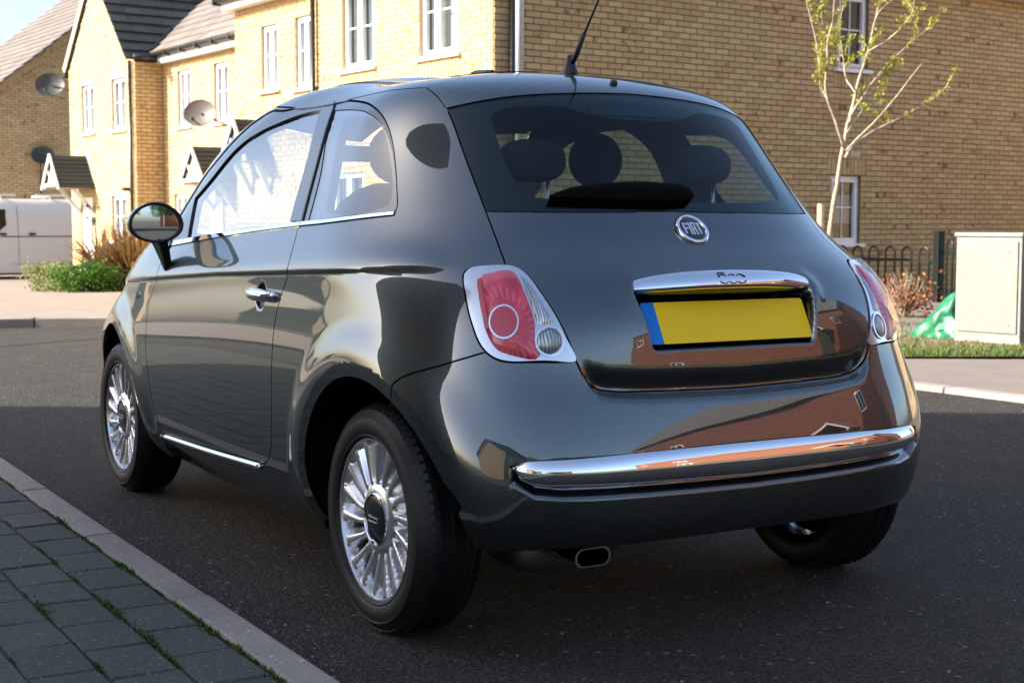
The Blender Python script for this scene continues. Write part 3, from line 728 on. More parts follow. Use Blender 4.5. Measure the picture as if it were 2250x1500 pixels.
# dishes
dish('grey satellite dish on the left corner of the gabled house', H(uC-.35, 17.45, 4.02), (-.45, -.9, .25), .31, 'dish_grey', None, H(uC, 17.2, 3.9))
dish('pale mesh satellite dish standing in front of the middle house window', H(.55, 9.55, 2.93), (-.62, -.75, .22), .285, 'dish_mesh', None, H(uB, 9.7, 2.6))

# --- detached house at the back left
hD = empty('detached_house', H(3, 26.3)); tag(hD, 'detached brick house at the far left behind the white van, brown tiled roof', 'house')
vD = 26.23; topD = lambda s: 4.63+(s-4.0)*.80 if s < 9 else 8.63-(s-9)*.80
fd = Wall(hD, H(-2, vD), EX, -EY, 16, -.7, 8.7, [], top=lambda s: max(1.6, topD(s)), mat='brick_cream')
lay(hD, [fd], 300)
sD = math.atan(.80); up = EX*math.cos(sD)+EZ*math.sin(sD); nn = -EX*math.sin(sD)+EZ*math.cos(sD); o0 = H(-2.6, vD-.25, .95)
tiles(hD, 'roof', o0+nn*.12, -EY*-1, up, nn, 8, 12.3, lambda s, t: True, 'roof_tile_brown', ex=.34, nmax=60, th=.035)
planks(hD, 'verge_board', H(-2, vD-.06, 1.40), H(7, vD-.06, 8.60), (.12, .20), 'brick_cream')
o1 = H(7, vD, 8.63); m = MB(); m.prism([H(7, vD-.25, 8.72), H(14.4, vD-.25, 2.8), H(14.4, vD+8, 2.8), H(7, vD+8, 8.72)], EZ*.08); fixnormals(m.build('roof_back', 'roof_tile_brown', hD))
m = MB(); m.add([H(-2, vD, -.7), H(-2, vD+7.8, -.7), H(-2, vD+7.8, 1.5), H(-2, vD, 1.5)], [(0, 1, 2, 3)]); m.add([H(14, vD, -.7), H(14, vD+7.8, -.7), H(14, vD+7.8, 3.1), H(14, vD, 3.1)], [(0, 1, 2, 3)]); m.build('side_wall', 'mortar', hD)
dish('dark satellite dish low on the detached house wall above the van', H(3.12, vD-.30, 2.92), (-.3, -1, .3), .30, 'dish_grey', None, H(3.2, vD, 2.85))
m = MB(); m.tube([H(3.14, vD-.03, -.5), H(3.14, vD-.03, 2.8)], .014, 6); m.build('aerial_cable', 'black_gutter', hD)

# ------------------------------------------------------------------ the car body surface
# A smooth body surface over parameters (a, b): a runs from the tail's centre line round the corner along the flank to
# the nose (about metres), b from the sill up to the roof's centre line.  Panels are outlines in (a, b).
ROWS = np.array([
 [-0.4579, 0.2003, 4.256, 0.5493, 0.6871, 0.1923, 0.165, 1.683, 0.1657, 2.856, 0.2001, 3.58, 0.1893],
 [-0.5223, 0.2623, 4.253, 0.4692, 0.7623, 0.258, 0.2352, 1.693, 0.2355, 2.944, 0.2601, 3.598, 0.2497],
 [-0.5472, 0.3803, 4.258, 0.3659, 0.815, 0.3772, 0.3906, 1.706, 0.3899, 2.999, 0.38, 3.574, 0.3804],
 [-0.5401, 0.4897, 4.119, 0.2779, 0.8284, 0.4881, 0.5414, 1.719, 0.5289, 3.016, 0.4799, 3.499, 0.5015],
 [-0.5104, 0.5987, 3.941, 0.2421, 0.8305, 0.6019, 0.6626, 1.72, 0.6373, 3.002, 0.5697, 3.329, 0.6024],
 [-0.4825, 0.6989, 3.736, 0.2577, 0.824, 0.7042, 0.7636, 1.71, 0.7209, 2.942, 0.6494, 3.081, 0.6724],
 [-0.4644, 0.8143, 3.338, 0.2786, 0.8142, 0.8202, 0.8597, 1.706, 0.7955, 2.878, 0.7079, 2.851, 0.7401],
 [-0.398, 0.916, 2.86, 0.2997, 0.808, 0.9208, 0.9241, 1.692, 0.8539, 2.78, 0.7652, 2.732, 0.8151],
 [-0.3099, 0.9899, 2.672, 0.3444, 0.7871, 0.9903, 0.9773, 1.634, 0.9201, 2.62, 0.8514, 2.734, 0.9172],
 [-0.2401, 1.073, 2.644, 0.3836, 0.7501, 1.066, 1.041, 1.517, 1.003, 2.309, 0.9648, 2.776, 1.026],
 [-0.1203, 1.233, 2.401, 0.4046, 0.674, 1.233, 1.212, 1.334, 1.185, 2.032, 1.153, 2.755, 1.224],
 [0.0037, 1.387, 2.227, 0.4044, 0.5882, 1.383, 1.379, 1.129, 1.368, 1.653, 1.357, 2.642, 1.396],
 [0.0837, 1.429, 2.344, 0.4265, 0.515, 1.423, 1.423, 0.9851, 1.438, 1.482, 1.413, 2.499, 1.453],
 [0.213, 1.462, 2.397, 0.5424, 0.3866, 1.458, 1.448, 0.8984, 1.48, 1.286, 1.451, 2.33, 1.462],
 [0.4204, 1.479, 2.292, 0.6946, 0.1927, 1.477, 1.469, 0.8294, 1.494, 1.059, 1.478, 2.141, 1.471],
 [0.7683, 1.488, 2.176, 0.8266, 0, 1.487, 1.482, 0.7723, 1.492, 0.7937, 1.489, 2, 1.474]])
BK = np.array([0.00000, 0.09441, 0.23528, 0.36541, 0.48131, 0.58382, 0.69114, 0.78386, 0.86971, 0.96209, 1.15461, 1.34735, 1.43643, 1.56639, 1.76482, 2.03496])
TR = {
 'hatch_gap': [(0.8997, 1.3886), (0.7946, 1.3248), (0.7373, 1.2692), (0.6668, 1.1536), (0.6148, 1.0429), (0.5851, 0.9610), (0.5690, 0.9003), (0.5637, 0.8447), (0.5648, 0.8025)],
 'roof_seam': [(0.8944, 1.3821), (0.8708, 1.4042), (1.9190, 1.8310), (0.6713, 1.4882)],
 'hatch_bottom': [(0.4393, 0.5954), (0.4346, 0.5840), (0.4237, 0.5650), (0.4012, 0.5441), (0.3691, 0.5341), (0.2817, 0.5268), (0.1021, 0.5202), (0.0266, 0.5182)],
 'bumper_gap': [(0.6354, 0.6097), (0.6867, 0.5946), (0.7398, 0.5732), (0.7899, 0.5527), (0.8333, 0.5306), (0.8604, 0.5112)],
 'lamp': [(0.6719, 0.7764), (0.6571, 0.7902), (0.6341, 0.7978), (0.6064, 0.8007), (0.5650, 0.8019), (0.5441, 0.7979), (0.5310, 0.7888), (0.5207, 0.7759), (0.5076, 0.7493), (0.4906, 0.7148), (0.4713, 0.6743), (0.4560, 0.6403), (0.4403, 0.5984), (0.4812, 0.5973), (0.5462, 0.5969), (0.5915, 0.5972), (0.6114, 0.6032), (0.6303, 0.6160), (0.6450, 0.6337), (0.6584, 0.6610), (0.6695, 0.6927), (0.6752, 0.7325), (0.6758, 0.7615)],
 'red': [(0.6411, 0.7605), (0.6264, 0.7753), (0.6009, 0.7817), (0.5496, 0.7812), (0.5454, 0.7715), (0.5402, 0.7461), (0.5337, 0.7144), (0.5269, 0.6739), (0.5259, 0.6363), (0.5176, 0.6214), (0.5167, 0.6107), (0.5790, 0.6098), (0.5988, 0.6157), (0.6124, 0.6253), (0.6250, 0.6416), (0.6342, 0.6624), (0.6422, 0.7023), (0.6447, 0.7468)],
 'clear': [(0.5438, 0.7794), (0.5328, 0.7713), (0.5233, 0.7560), (0.5121, 0.7334), (0.5006, 0.7087), (0.4891, 0.6838), (0.4882, 0.6759), (0.5084, 0.6758), (0.5238, 0.6708), (0.5264, 0.6819), (0.5320, 0.7145), (0.5385, 0.7459)],
 'rev': [(0.4711, 0.6417), (0.4721, 0.6344), (0.4748, 0.6274), (0.4792, 0.6215), (0.4849, 0.6168), (0.4914, 0.6139), (0.4985, 0.6129), (0.5055, 0.6139), (0.5121, 0.6168), (0.5178, 0.6213), (0.5222, 0.6273), (0.5251, 0.6341), (0.5261, 0.6415), (0.5252, 0.6488), (0.5224, 0.6555), (0.5179, 0.6613), (0.5120, 0.6658), (0.5053, 0.6686), (0.4980, 0.6695), (0.4909, 0.6686), (0.4843, 0.6659), (0.4788, 0.6616), (0.4745, 0.6558), (0.4719, 0.6490)],
 'ring': [(0.5626, 0.6780), (0.5639, 0.6694), (0.5671, 0.6612), (0.5720, 0.6541), (0.5782, 0.6485), (0.5855, 0.6448), (0.5933, 0.6433), (0.6013, 0.6441), (0.6088, 0.6472), (0.6153, 0.6524), (0.6205, 0.6592), (0.6237, 0.6672), (0.6248, 0.6758), (0.6235, 0.6844), (0.6199, 0.6925), (0.6143, 0.6995), (0.6072, 0.7049), (0.5991, 0.7084), (0.5908, 0.7098), (0.5827, 0.7089), (0.5755, 0.7058), (0.5697, 0.7009), (0.5654, 0.6943), (0.5631, 0.6865)],
 'glass_top': [(0.7505, 1.2834), (0.6307, 1.3078), (0.4889, 1.3314), (0.3439, 1.3449), (0.1902, 1.3541), (0.0216, 1.3600)],
 'glass_left': [(0.7480, 1.2811), (0.6668, 1.1536), (0.6148, 1.0429), (0.5851, 0.9610)],
 'glass_bot': [(0.5851, 0.9610), (0.4246, 0.9566), (0.2292, 0.9549), (0.0014, 0.9564)],
 'rearclear': [(0.5707, 1.2558), (0.5477, 1.2788), (0.5002, 1.2910), (0.3889, 1.2980), (0.2784, 1.2905), (0.2342, 1.2761), (0.1645, 1.2632), (0.0901, 1.2570), (0.0814, 1.2664), (0.1224, 1.2820)],
 'rearclear_l': [(0.5707, 1.2558), (0.5293, 1.1273), (0.4956, 1.0490), (0.4744, 1.0166), (0.4171, 0.9998)],
 'dlo_top': [(2.6172, 0.9190), (2.8415, 1.0019), (2.8880, 1.0436), (2.9084, 1.1257), (2.8522, 1.2257), (2.8677, 1.3237), (2.6380, 1.3783), (2.3158, 1.4050), (2.0070, 1.4058), (1.5758, 1.3730), (1.2477, 1.3221), (1.0831, 1.2728), (0.9945, 1.2166), (0.9208, 1.1240), (0.8734, 1.0215), (0.8643, 0.9822), (0.8695, 0.9583)],
 'dlo_bot': [(0.8695, 0.9583), (1.1091, 0.9522), (1.4579, 0.9573), (1.8501, 0.9608), (2.2173, 0.9478), (2.4322, 0.9282), (2.5776, 0.9106)],
 'chrome_top': [(0.8691, 0.9697), (1.1174, 0.9667), (1.4759, 0.9754), (1.8812, 0.9799), (2.2566, 0.9654), (2.4774, 0.9458), (2.5986, 0.9301)],
 'door_glass': [(2.8159, 1.0700), (2.7435, 1.1497), (2.6955, 1.2407), (2.5978, 1.3011), (2.4534, 1.3375), (2.2878, 1.3625), (2.0007, 1.3695), (1.7273, 1.2225), (1.6523, 1.0900), (1.5855, 0.9824), (2.0090, 0.9835), (2.5019, 0.9465)],
 'bgap': [(1.9601, 1.3995), (1.6163, 1.2494), (1.5487, 1.1238), (1.4704, 0.9700), (1.4735, 0.9480), (1.4543, 0.8963), (1.4577, 0.7686), (1.5125, 0.6544), (1.5457, 0.5730), (1.5615, 0.4988), (1.5548, 0.3835), (1.5307, 0.2698), (1.5331, 0.2245), (1.5586, 0.1960), (1.6063, 0.1813)],
 'quarter_glass': [(1.7479, 1.3511), (1.4389, 1.3251), (1.1821, 1.2823), (1.0561, 1.2399), (0.9857, 1.1900), (0.9207, 1.1116), (0.8778, 1.0218), (0.8719, 0.9854), (0.8800, 0.9702), (1.4291, 0.9753), (1.5154, 1.1545)],
 'quarter_clear': [(1.5298, 1.3088), (1.2795, 1.2893), (1.1161, 1.2567), (1.0164, 1.1986), (0.9362, 1.1006), (0.9076, 1.0358), (0.9087, 1.0042), (0.9369, 0.9917), (1.3314, 1.0042), (1.4414, 1.1812)],
 'door_front': [(2.6075, 0.9092), (2.5474, 0.8490), (2.5071, 0.7850), (2.5518, 0.6751), (2.5631, 0.6048), (2.5539, 0.5000), (2.5529, 0.3919), (2.5488, 0.3112), (2.5457, 0.2367), (2.5369, 0.1808), (2.5370, 0.1483)],
 'sill_top': [(2.5329, 0.1520), (2.3240, 0.1592), (2.0081, 0.1696), (1.7310, 0.1803), (1.6052, 0.1850)],
 'strip_top': [(0.5918, 0.3617), (0.5795, 0.3723), (0.5514, 0.3741), (0.3473, 0.3813), (0.0036, 0.3792)],
 'strip_bot': [(0.5916, 0.3500), (0.5860, 0.3284), (0.5686, 0.3109), (0.5320, 0.3012), (0.2299, 0.2857), (0.0100, 0.2781)],
 'groove_bot': [(0.5934, 0.3380), (0.5853, 0.3008), (0.5742, 0.2853), (0.5474, 0.2687), (0.5010, 0.2599), (0.1617, 0.2480), (0.0097, 0.2438)],
 'recess': [(0.3006, 0.7499), (0.3046, 0.7333), (0.2919, 0.6685), (0.2774, 0.6311), (0.2639, 0.6156), (0.2431, 0.6118), (0.0322, 0.6100)],
 'badge': [(0.0093, 0.9005)],
 'nozzle': [(0.0011, 1.4288)],
 'handle': [(1.6607, 0.6477)],
 'fender_badge': [(2.6932, 0.6862)],
 'bumper_arch': [(0.8604, 0.5112), (0.8371, 0.4787), (0.7904, 0.4034), (0.7535, 0.2921), (0.7289, 0.1915)],
}

BMAX = BK[-1]
def csp(x, y, clamp=(False, False)):
    x = np.asarray(x, float); y = np.asarray(y, float); n = len(x); h = np.diff(x)
    A = np.zeros((n, n)); B = np.zeros_like(y)
    for i in range(1, n-1):
        A[i, i-1] = h[i-1]; A[i, i] = 2*(h[i-1]+h[i]); A[i, i+1] = h[i]
        B[i] = 6*((y[i+1]-y[i])/h[i]-(y[i]-y[i-1])/h[i-1])
    if clamp[0]: A[0, 0] = 2*h[0]; A[0, 1] = h[0]; B[0] = 6*((y[1]-y[0])/h[0])
    else: A[0, 0] = 1
    if clamp[1]: A[-1, -1] = 2*h[-1]; A[-1, -2] = h[-1]; B[-1] = -6*((y[-1]-y[-2])/h[-1])
    else: A[-1, -1] = 1
    M = np.linalg.solve(A, B)
    def f(q):
        q = np.clip(np.asarray(q, float), x[0], x[-1]); i = np.clip(np.searchsorted(x, q)-1, 0, n-2)
        t = q-x[i]; r = x[i+1]-q; hh = h[i]
        if y.ndim > 1: t = t[..., None]; r = r[..., None]; hh = hh[..., None]
        return (M[i]*r**3+M[i+1]*t**3)/(6*hh)+(y[i]/hh-M[i]*hh/6)*r+(y[i+1]/hh-M[i+1]*hh/6)*t
    return f
_rowf = csp(BK, ROWS)
AR, AS, AF = 1.3, 1.2, 1.5; AMAX = AR+AS+AF
_bas = csp(np.array([0, AR*.5, AR, AR+AS, AR+AS+AF*.5, AMAX]), np.eye(6), (True, True))
def sstep(a, b, x):
    t = np.clip((x-a)/(b-a), 0, 1); return t*t*t*(t*(6*t-15)+10)
def base(a, b):
    a, b = np.broadcast_arrays(np.asarray(a, float), np.asarray(b, float))
    yr, zr, n, ys, w, z45, z90, ys2, zs2, yf, zf, nf, z45f = np.moveaxis(_rowf(b), -1, 0)
    w = np.maximum(w, 1e-6)
    ph = np.clip(a/AR, 0, 1)*np.pi/2; c = np.cos(ph); s = np.sin(ph); r = (np.abs(c)**n+np.abs(s)**n)**(-1/n)
    pf = np.clip((a-AR-AS)/AF, 0, 1)*np.pi/2; cf = np.cos(pf); sf = np.sin(pf); rf = (np.abs(cf)**nf+np.abs(sf)**nf)**(-1/nf)
    u = np.clip((a-AR)/AS, 0, 1)
    x = np.where(a <= AR, w*r*s, np.where(a <= AR+AS, w, w*rf*cf))
    y = np.where(a <= AR, ys-(ys-yr)*r*c, np.where(a <= AR+AS, ys+(ys2-ys)*u, ys2+(yf-ys2)*rf*sf))
    z = np.einsum('k...,k...->...', np.stack([zr, z45, z90, zs2, z45f, zf], 0), np.moveaxis(_bas(a), -1, 0))
    return x, y, z
def base_n(a, b, e=1e-4):
    P = lambda a, b: np.stack(base(a, b), -1)
    da = P(np.minimum(a+e, AMAX), b)-P(np.maximum(a-e, 0), b); db = P(a, np.minimum(b+e, BMAX))-P(a, np.maximum(b-e, 0))
    n = np.cross(da, db); return n/(np.linalg.norm(n, axis=-1, keepdims=True)+1e-12)
def zcrease(y): return np.interp(y, [-.5, -.15, .56, 1.1, 1.75, 2.6], [.938, .934, .907, .887, .852, .80])
def sd_recess(x, z):
    """signed distance to the number-plate recess (rounded trapezium)"""
    hw = np.interp(z, [.72, .86, .90], [.262, .288, .290]); r = .02
    dx = np.abs(x)-hw+r; dz = np.abs(z-.803)-.080+r
    return np.hypot(np.maximum(dx, 0), np.maximum(dz, 0))+np.minimum(np.maximum(dx, dz), 0)-r
GX = [0, .29, .39, .426, .451, .466, .48]; GZ = [.634, .640, .647, .657, .678, .709, .72]
def disp(x, y, z, rear=True):
    d = np.zeros(np.shape(x))
    dz = z-zcrease(y)
    side = sstep(.62, .74, x)*sstep(-.30, -.10, y)*(1-sstep(2.3, 2.6, y))
    d = d+.0065*side*np.where(dz > 0, np.exp(-(np.maximum(dz, 0)/.045)**2), 1-sstep(0, .020, -dz))
    for yc in (0., 2.3):
        r = np.hypot(y-yc, z-.285); m = sstep(.5, .66, x)
        d = d+m*.014*(1-sstep(.41, .53, r))-m*.20*np.clip(.402-r, 0, .1)
    hc = np.hypot((y-.685)/.043, (z-.829)/.046); d = d-sstep(.7, .78, x)*.026*(1-sstep(.35, 1.0, hc))      # finger cup behind the door handle
    if rear:
        tail = (y < -.2)*1.0
        zg = np.interp(x, GX, GZ); q = z-zg
        g = np.where(q > 0, np.exp(-(q/.030)**2), np.exp(-(q/.017)**2))
        d = d-tail*.026*g*(1-sstep(.40, .475, x))
        s = sd_recess(x, z)
        d = d-tail*np.clip(.030+.46*(z-.74), .030, .085)*sstep(0.0, .027, -s)
        # raised brow round the handle and recess
        d = d+tail*.006*np.exp(-((s-.012)/.022)**2)*sstep(.80, .90, z)*(s > -.004)
        # slot below and behind the chrome bumper strip
        zt = np.interp(x, [0, .37, .60, .66], [.500, .498, .492, .478]); zb = np.interp(x, [0, .16, .54, .60, .64], [.388, .390, .397, .404, .432])
        sl = np.minimum(np.minimum(zt-z, (z-zb+.006)*.55), (.652-x))
        d = d-tail*.022*sstep(0, .018, sl)
    return d
def S(a, b, off=0., rear=True, dsp=True):
    a, b = np.broadcast_arrays(np.asarray(a, float), np.asarray(b, float)); aa = np.abs(a)
    x, y, z = base(aa, b); n = base_n(aa, b); d = off
    if dsp: d = d+disp(x, y, z, rear)
    P = np.stack([x, y, z], -1)+n*np.asarray(d)[..., None]
    P[..., 0] *= np.where(a < 0, -1., 1.); return P
def SN(a, b, e=4e-4, **kw):
    da = S(a+e, b, **kw)-S(a-e, b, **kw); db = S(a, np.minimum(b+e, BMAX), **kw)-S(a, np.maximum(b-e, 0), **kw)
    n = np.cross(da, db); return n/(np.linalg.norm(n, axis=-1, keepdims=True)+1e-12)
def solve_ab(f, x0):
    x = np.array(x0, float)
    for _ in range(25):
        f0 = f(x); e = 1e-4
        J = np.stack([(f(x+[e, 0])-f0)/e, (f(x+[0, e])-f0)/e], 1); s = np.linalg.lstsq(J, -f0, rcond=None)[0]
        l = np.abs(s).max(); x = x+s*(min(1, .04/l) if l > 0 else 1); x[1] = min(max(x[1], 0.001), BMAX-.001)
        if l < 1e-7: break
    return x
def inv_yz(y, z, x0): return solve_ab(lambda q: S(q[0], q[1], rear=False)[1:]-np.array([y, z]), x0)
def inv_xy(x, y, x0): return solve_ab(lambda q: np.array(base(q[0], q[1]))[:2]-np.array([x, y]), x0)
def inv_xz(x, z, x0): return solve_ab(lambda q: np.array(base(q[0], q[1]))[[0, 2]]-np.array([x, z]), x0)
def cr(pts, n=6):
    """smooth curve through points (centripetal-like Catmull-Rom)"""
    P = np.asarray(pts, float)
    if len(P) < 3: return P
    d = np.concatenate([[0], np.cumsum(np.linalg.norm(np.diff(P, axis=0), axis=1))])
    f = csp(d, P); q = np.concatenate([np.linspace(d[i], d[i+1], n, endpoint=False) for i in range(len(d)-1)]+[[d[-1]]])
    return f(q)
T = {k: np.array(v) for k, v in TR.items()}
def join(*segs):
    out = []
    for s in segs:
        for p in np.asarray(s, float).reshape(-1, 2):
            if not out or np.hypot(*(p-out[-1])) > 1.5e-3: out.append(p)
    if np.hypot(*(out[0]-out[-1])) < 1.5e-3: out.pop()
    return np.array(out)
def mirror_full(half):
    """half outline from top centre to bottom centre (a>=0) -> closed full outline"""
    h = np.array(half, float); h[0, 0] = h[-1, 0] = 0.
    m = h[::-1].copy(); m[:, 0] *= -1
    return join(h, m[1:-1])
def inside(poly, P):
    x, y = P[:, 0], P[:, 1]; r = np.zeros(len(P), bool); n = len(poly)
    for i in range(n):
        (x1, y1), (x2, y2) = poly[i], poly[(i+1) % n]
        if y1 == y2: continue
        c = (y1 > y) != (y2 > y); r ^= c & (x < (x2-x1)*(y-y1)/(y2-y1)+x1)
    return r
def dist_poly(poly, P):
    A = poly; B = np.roll(poly, -1, 0); d = np.full(len(P), 1e9)
    for a, b in zip(A, B):
        ab = b-a; t = np.clip(((P-a)@ab)/(ab@ab+1e-15), 0, 1); d = np.minimum(d, np.hypot(*(P-a-t[:, None]*ab).T))
    return d
def densify(poly, h):
    out = []
    for a, b in zip(poly, np.roll(poly, -1, 0)):
        k = max(1, int(np.ceil(np.hypot(*(b-a))/h))); out += [a+(b-a)*i/k for i in range(k)]
    return np.array(out)
def inset(poly, g):
    if g == 0: return poly
    A = poly; t1 = A-np.roll(A, 1, 0); t2 = np.roll(A, -1, 0)-A
    t1 /= np.linalg.norm(t1, axis=1)[:, None]+1e-12; t2 /= np.linalg.norm(t2, axis=1)[:, None]+1e-12
    t = t1+t2; l = np.linalg.norm(t, axis=1)[:, None]; t = t/np.maximum(l, .4)
    n = np.stack([-t[:, 1], t[:, 0]], 1)
    area = .5*np.sum(A[:, 0]*np.roll(A[:, 1], -1)-np.roll(A[:, 0], -1)*A[:, 1])
    return A+n*g*(1 if area > 0 else -1)
def panel(name, outer, mat, parent, h=.03, off=0., fold=.012, gap=.0022, holes=(), fine=None, hf=.010, sign=1, rear=True, dsp=True, be=.012, label=None, offf=None):
    """a sheet-metal / glass / trim panel: the (a,b) region inside outer (minus holes) lifted to the body surface"""
    loops = [inset(densify(np.asarray(outer, float), be), gap)]+[densify(np.asarray(q, float), be) for q in holes]
    lo = loops[0].min(0); hi = loops[0].max(0)
    gx, gy = np.meshgrid(np.arange(lo[0]+h*.5, hi[0], h), np.arange(lo[1]+h*.5, hi[1], h*.866))
    gx = gx+(np.arange(gx.shape[0]) % 2)[:, None]*h*.5; G = np.stack([gx.ravel(), gy.ravel()], 1)
    if fine is not None:
        gx, gy = np.meshgrid(np.arange(lo[0]+hf*.5, hi[0], hf), np.arange(lo[1]+hf*.5, hi[1], hf*.866))
        gx = gx+(np.arange(gx.shape[0]) % 2)[:, None]*hf*.5; Q = np.stack([gx.ravel(), gy.ravel()], 1)
        mk = lambda P: fine(*base(np.abs(P[:, 0]), P[:, 1]))
        G = np.vstack([G[~mk(G)], Q[mk(Q)]])
    k = inside(loops[0], G)
    for q in loops[1:]: k &= ~inside(q, G)
    G = G[k]
    for q in loops: G = G[dist_poly(q, G) > be*.55]
    pts = np.vstack(loops+[G]); edges = []; s = 0
    for q in loops:
        n = len(q); edges += [(s+i, s+(i+1) % n) for i in range(n)]; s += n
    vo, eo, fo, _, _, _ = delaunay_2d_cdt([Vector(p) for p in pts], edges, [], 0, 1e-6, False)
    P2 = np.array([(v[0], v[1]) for v in vo]); F = np.array([f for f in fo if len(f) == 3])
    ce = P2[F].mean(1); k = inside(loops[0], ce)
    for q in loops[1:]: k &= ~inside(q, ce)
    F = F[k]
    used = np.unique(F); mp = -np.ones(len(P2), int); mp[used] = np.arange(len(used)); P2 = P2[used]; F = mp[F]
    a = P2[:, 0]*sign; b = P2[:, 1]
    o = off if offf is None else offf(P2)
    V = S(a, b, off=o, rear=rear, dsp=dsp); N = SN(a, b, rear=rear, dsp=dsp)
    fn = np.cross(V[F[:, 1]]-V[F[:, 0]], V[F[:, 2]]-V[F[:, 0]]); fl = (fn*N[F].mean(1)).sum(1) < 0
    F[fl] = F[fl][:, ::-1]
    faces = [tuple(f) for f in F]
    if offf is not None: N = None
    if fold:
        E = {}
        for f in F:
            for i in range(3):
                e = (f[i], f[(i+1) % 3])
                if (e[1], e[0]) in E: del E[(e[1], e[0])]
                else: E[e] = 1
        NN = N if N is not None else SN(a, b, rear=rear, dsp=dsp)
        nV = len(V); ex = []; en = []
        for (i, j) in E:
            t = V[j]-V[i]; sd = np.cross(t, NN[i]); sd = sd/(np.linalg.norm(sd)+1e-12)
            q = nV+len(ex); ex += [V[i], V[j], V[j]-NN[j]*fold, V[i]-NN[i]*fold]; en += [sd]*4
            faces.append((q+1, q, q+3, q+2))
        V = np.vstack([V, ex]); N = np.vstack([N, en]) if N is not None else None
    return obj(name, V, faces, mat, parent, smooth=True, normals=N, label=label)

# ------------------------------------------------------------------ the car
def red_prisms():
    """fans of moulded prisms round the bull's-eye of the red lens"""
    m = MATS['lens_red']; nt = m.node_tree; b = nt.nodes['Principled BSDF']; c = S(*T['ring'].mean(0))
    g = node(nt, 'ShaderNodeNewGeometry'); sx = node(nt, 'ShaderNodeSeparateXYZ'); nt.links.new(g.outputs['Position'], sx.inputs[0])
    def mth(op, a, v=None, clamp=False):
        n = node(nt, 'ShaderNodeMath', operation=op, use_clamp=clamp)
        for i, q in enumerate((a, v)):
            if q is None: continue
            if isinstance(q, (int, float)): n.inputs[i].default_value = q
            else: nt.links.new(q, n.inputs[i])
        return n.outputs[0]
    # distance and bearing from the bull's-eye, along the lens (y and x both turn with the corner)
    dx = mth('MULTIPLY', mth('SUBTRACT', mth('ABSOLUTE', sx.outputs[0]), float(c[0])), 1.35); dz = mth('SUBTRACT', sx.outputs[2], float(c[2]))
    r = mth('SQRT', mth('ADD', mth('MULTIPLY', dx, dx), mth('MULTIPLY', dz, dz))); an = mth('ARCTAN2', dz, dx)
    rib = mth('GREATER_THAN', mth('SINE', mth('MULTIPLY', an, 30.0)), .45); zone = mth('MULTIPLY', mth('GREATER_THAN', r, .062), mth('LESS_THAN', r, .088))
    top = mth('MULTIPLY', mth('GREATER_THAN', mth('SINE', mth('MULTIPLY', dx, 620.0)), .3), mth('GREATER_THAN', dz, .105))
    k = mth('MULTIPLY', mth('MAXIMUM', mth('MULTIPLY', rib, zone), top), .30)
    old = b.inputs['Base Color'].links[0].from_socket; nt.links.new(mixc(nt, k, old, (.95, .30, .36)), b.inputs['Base Color'])
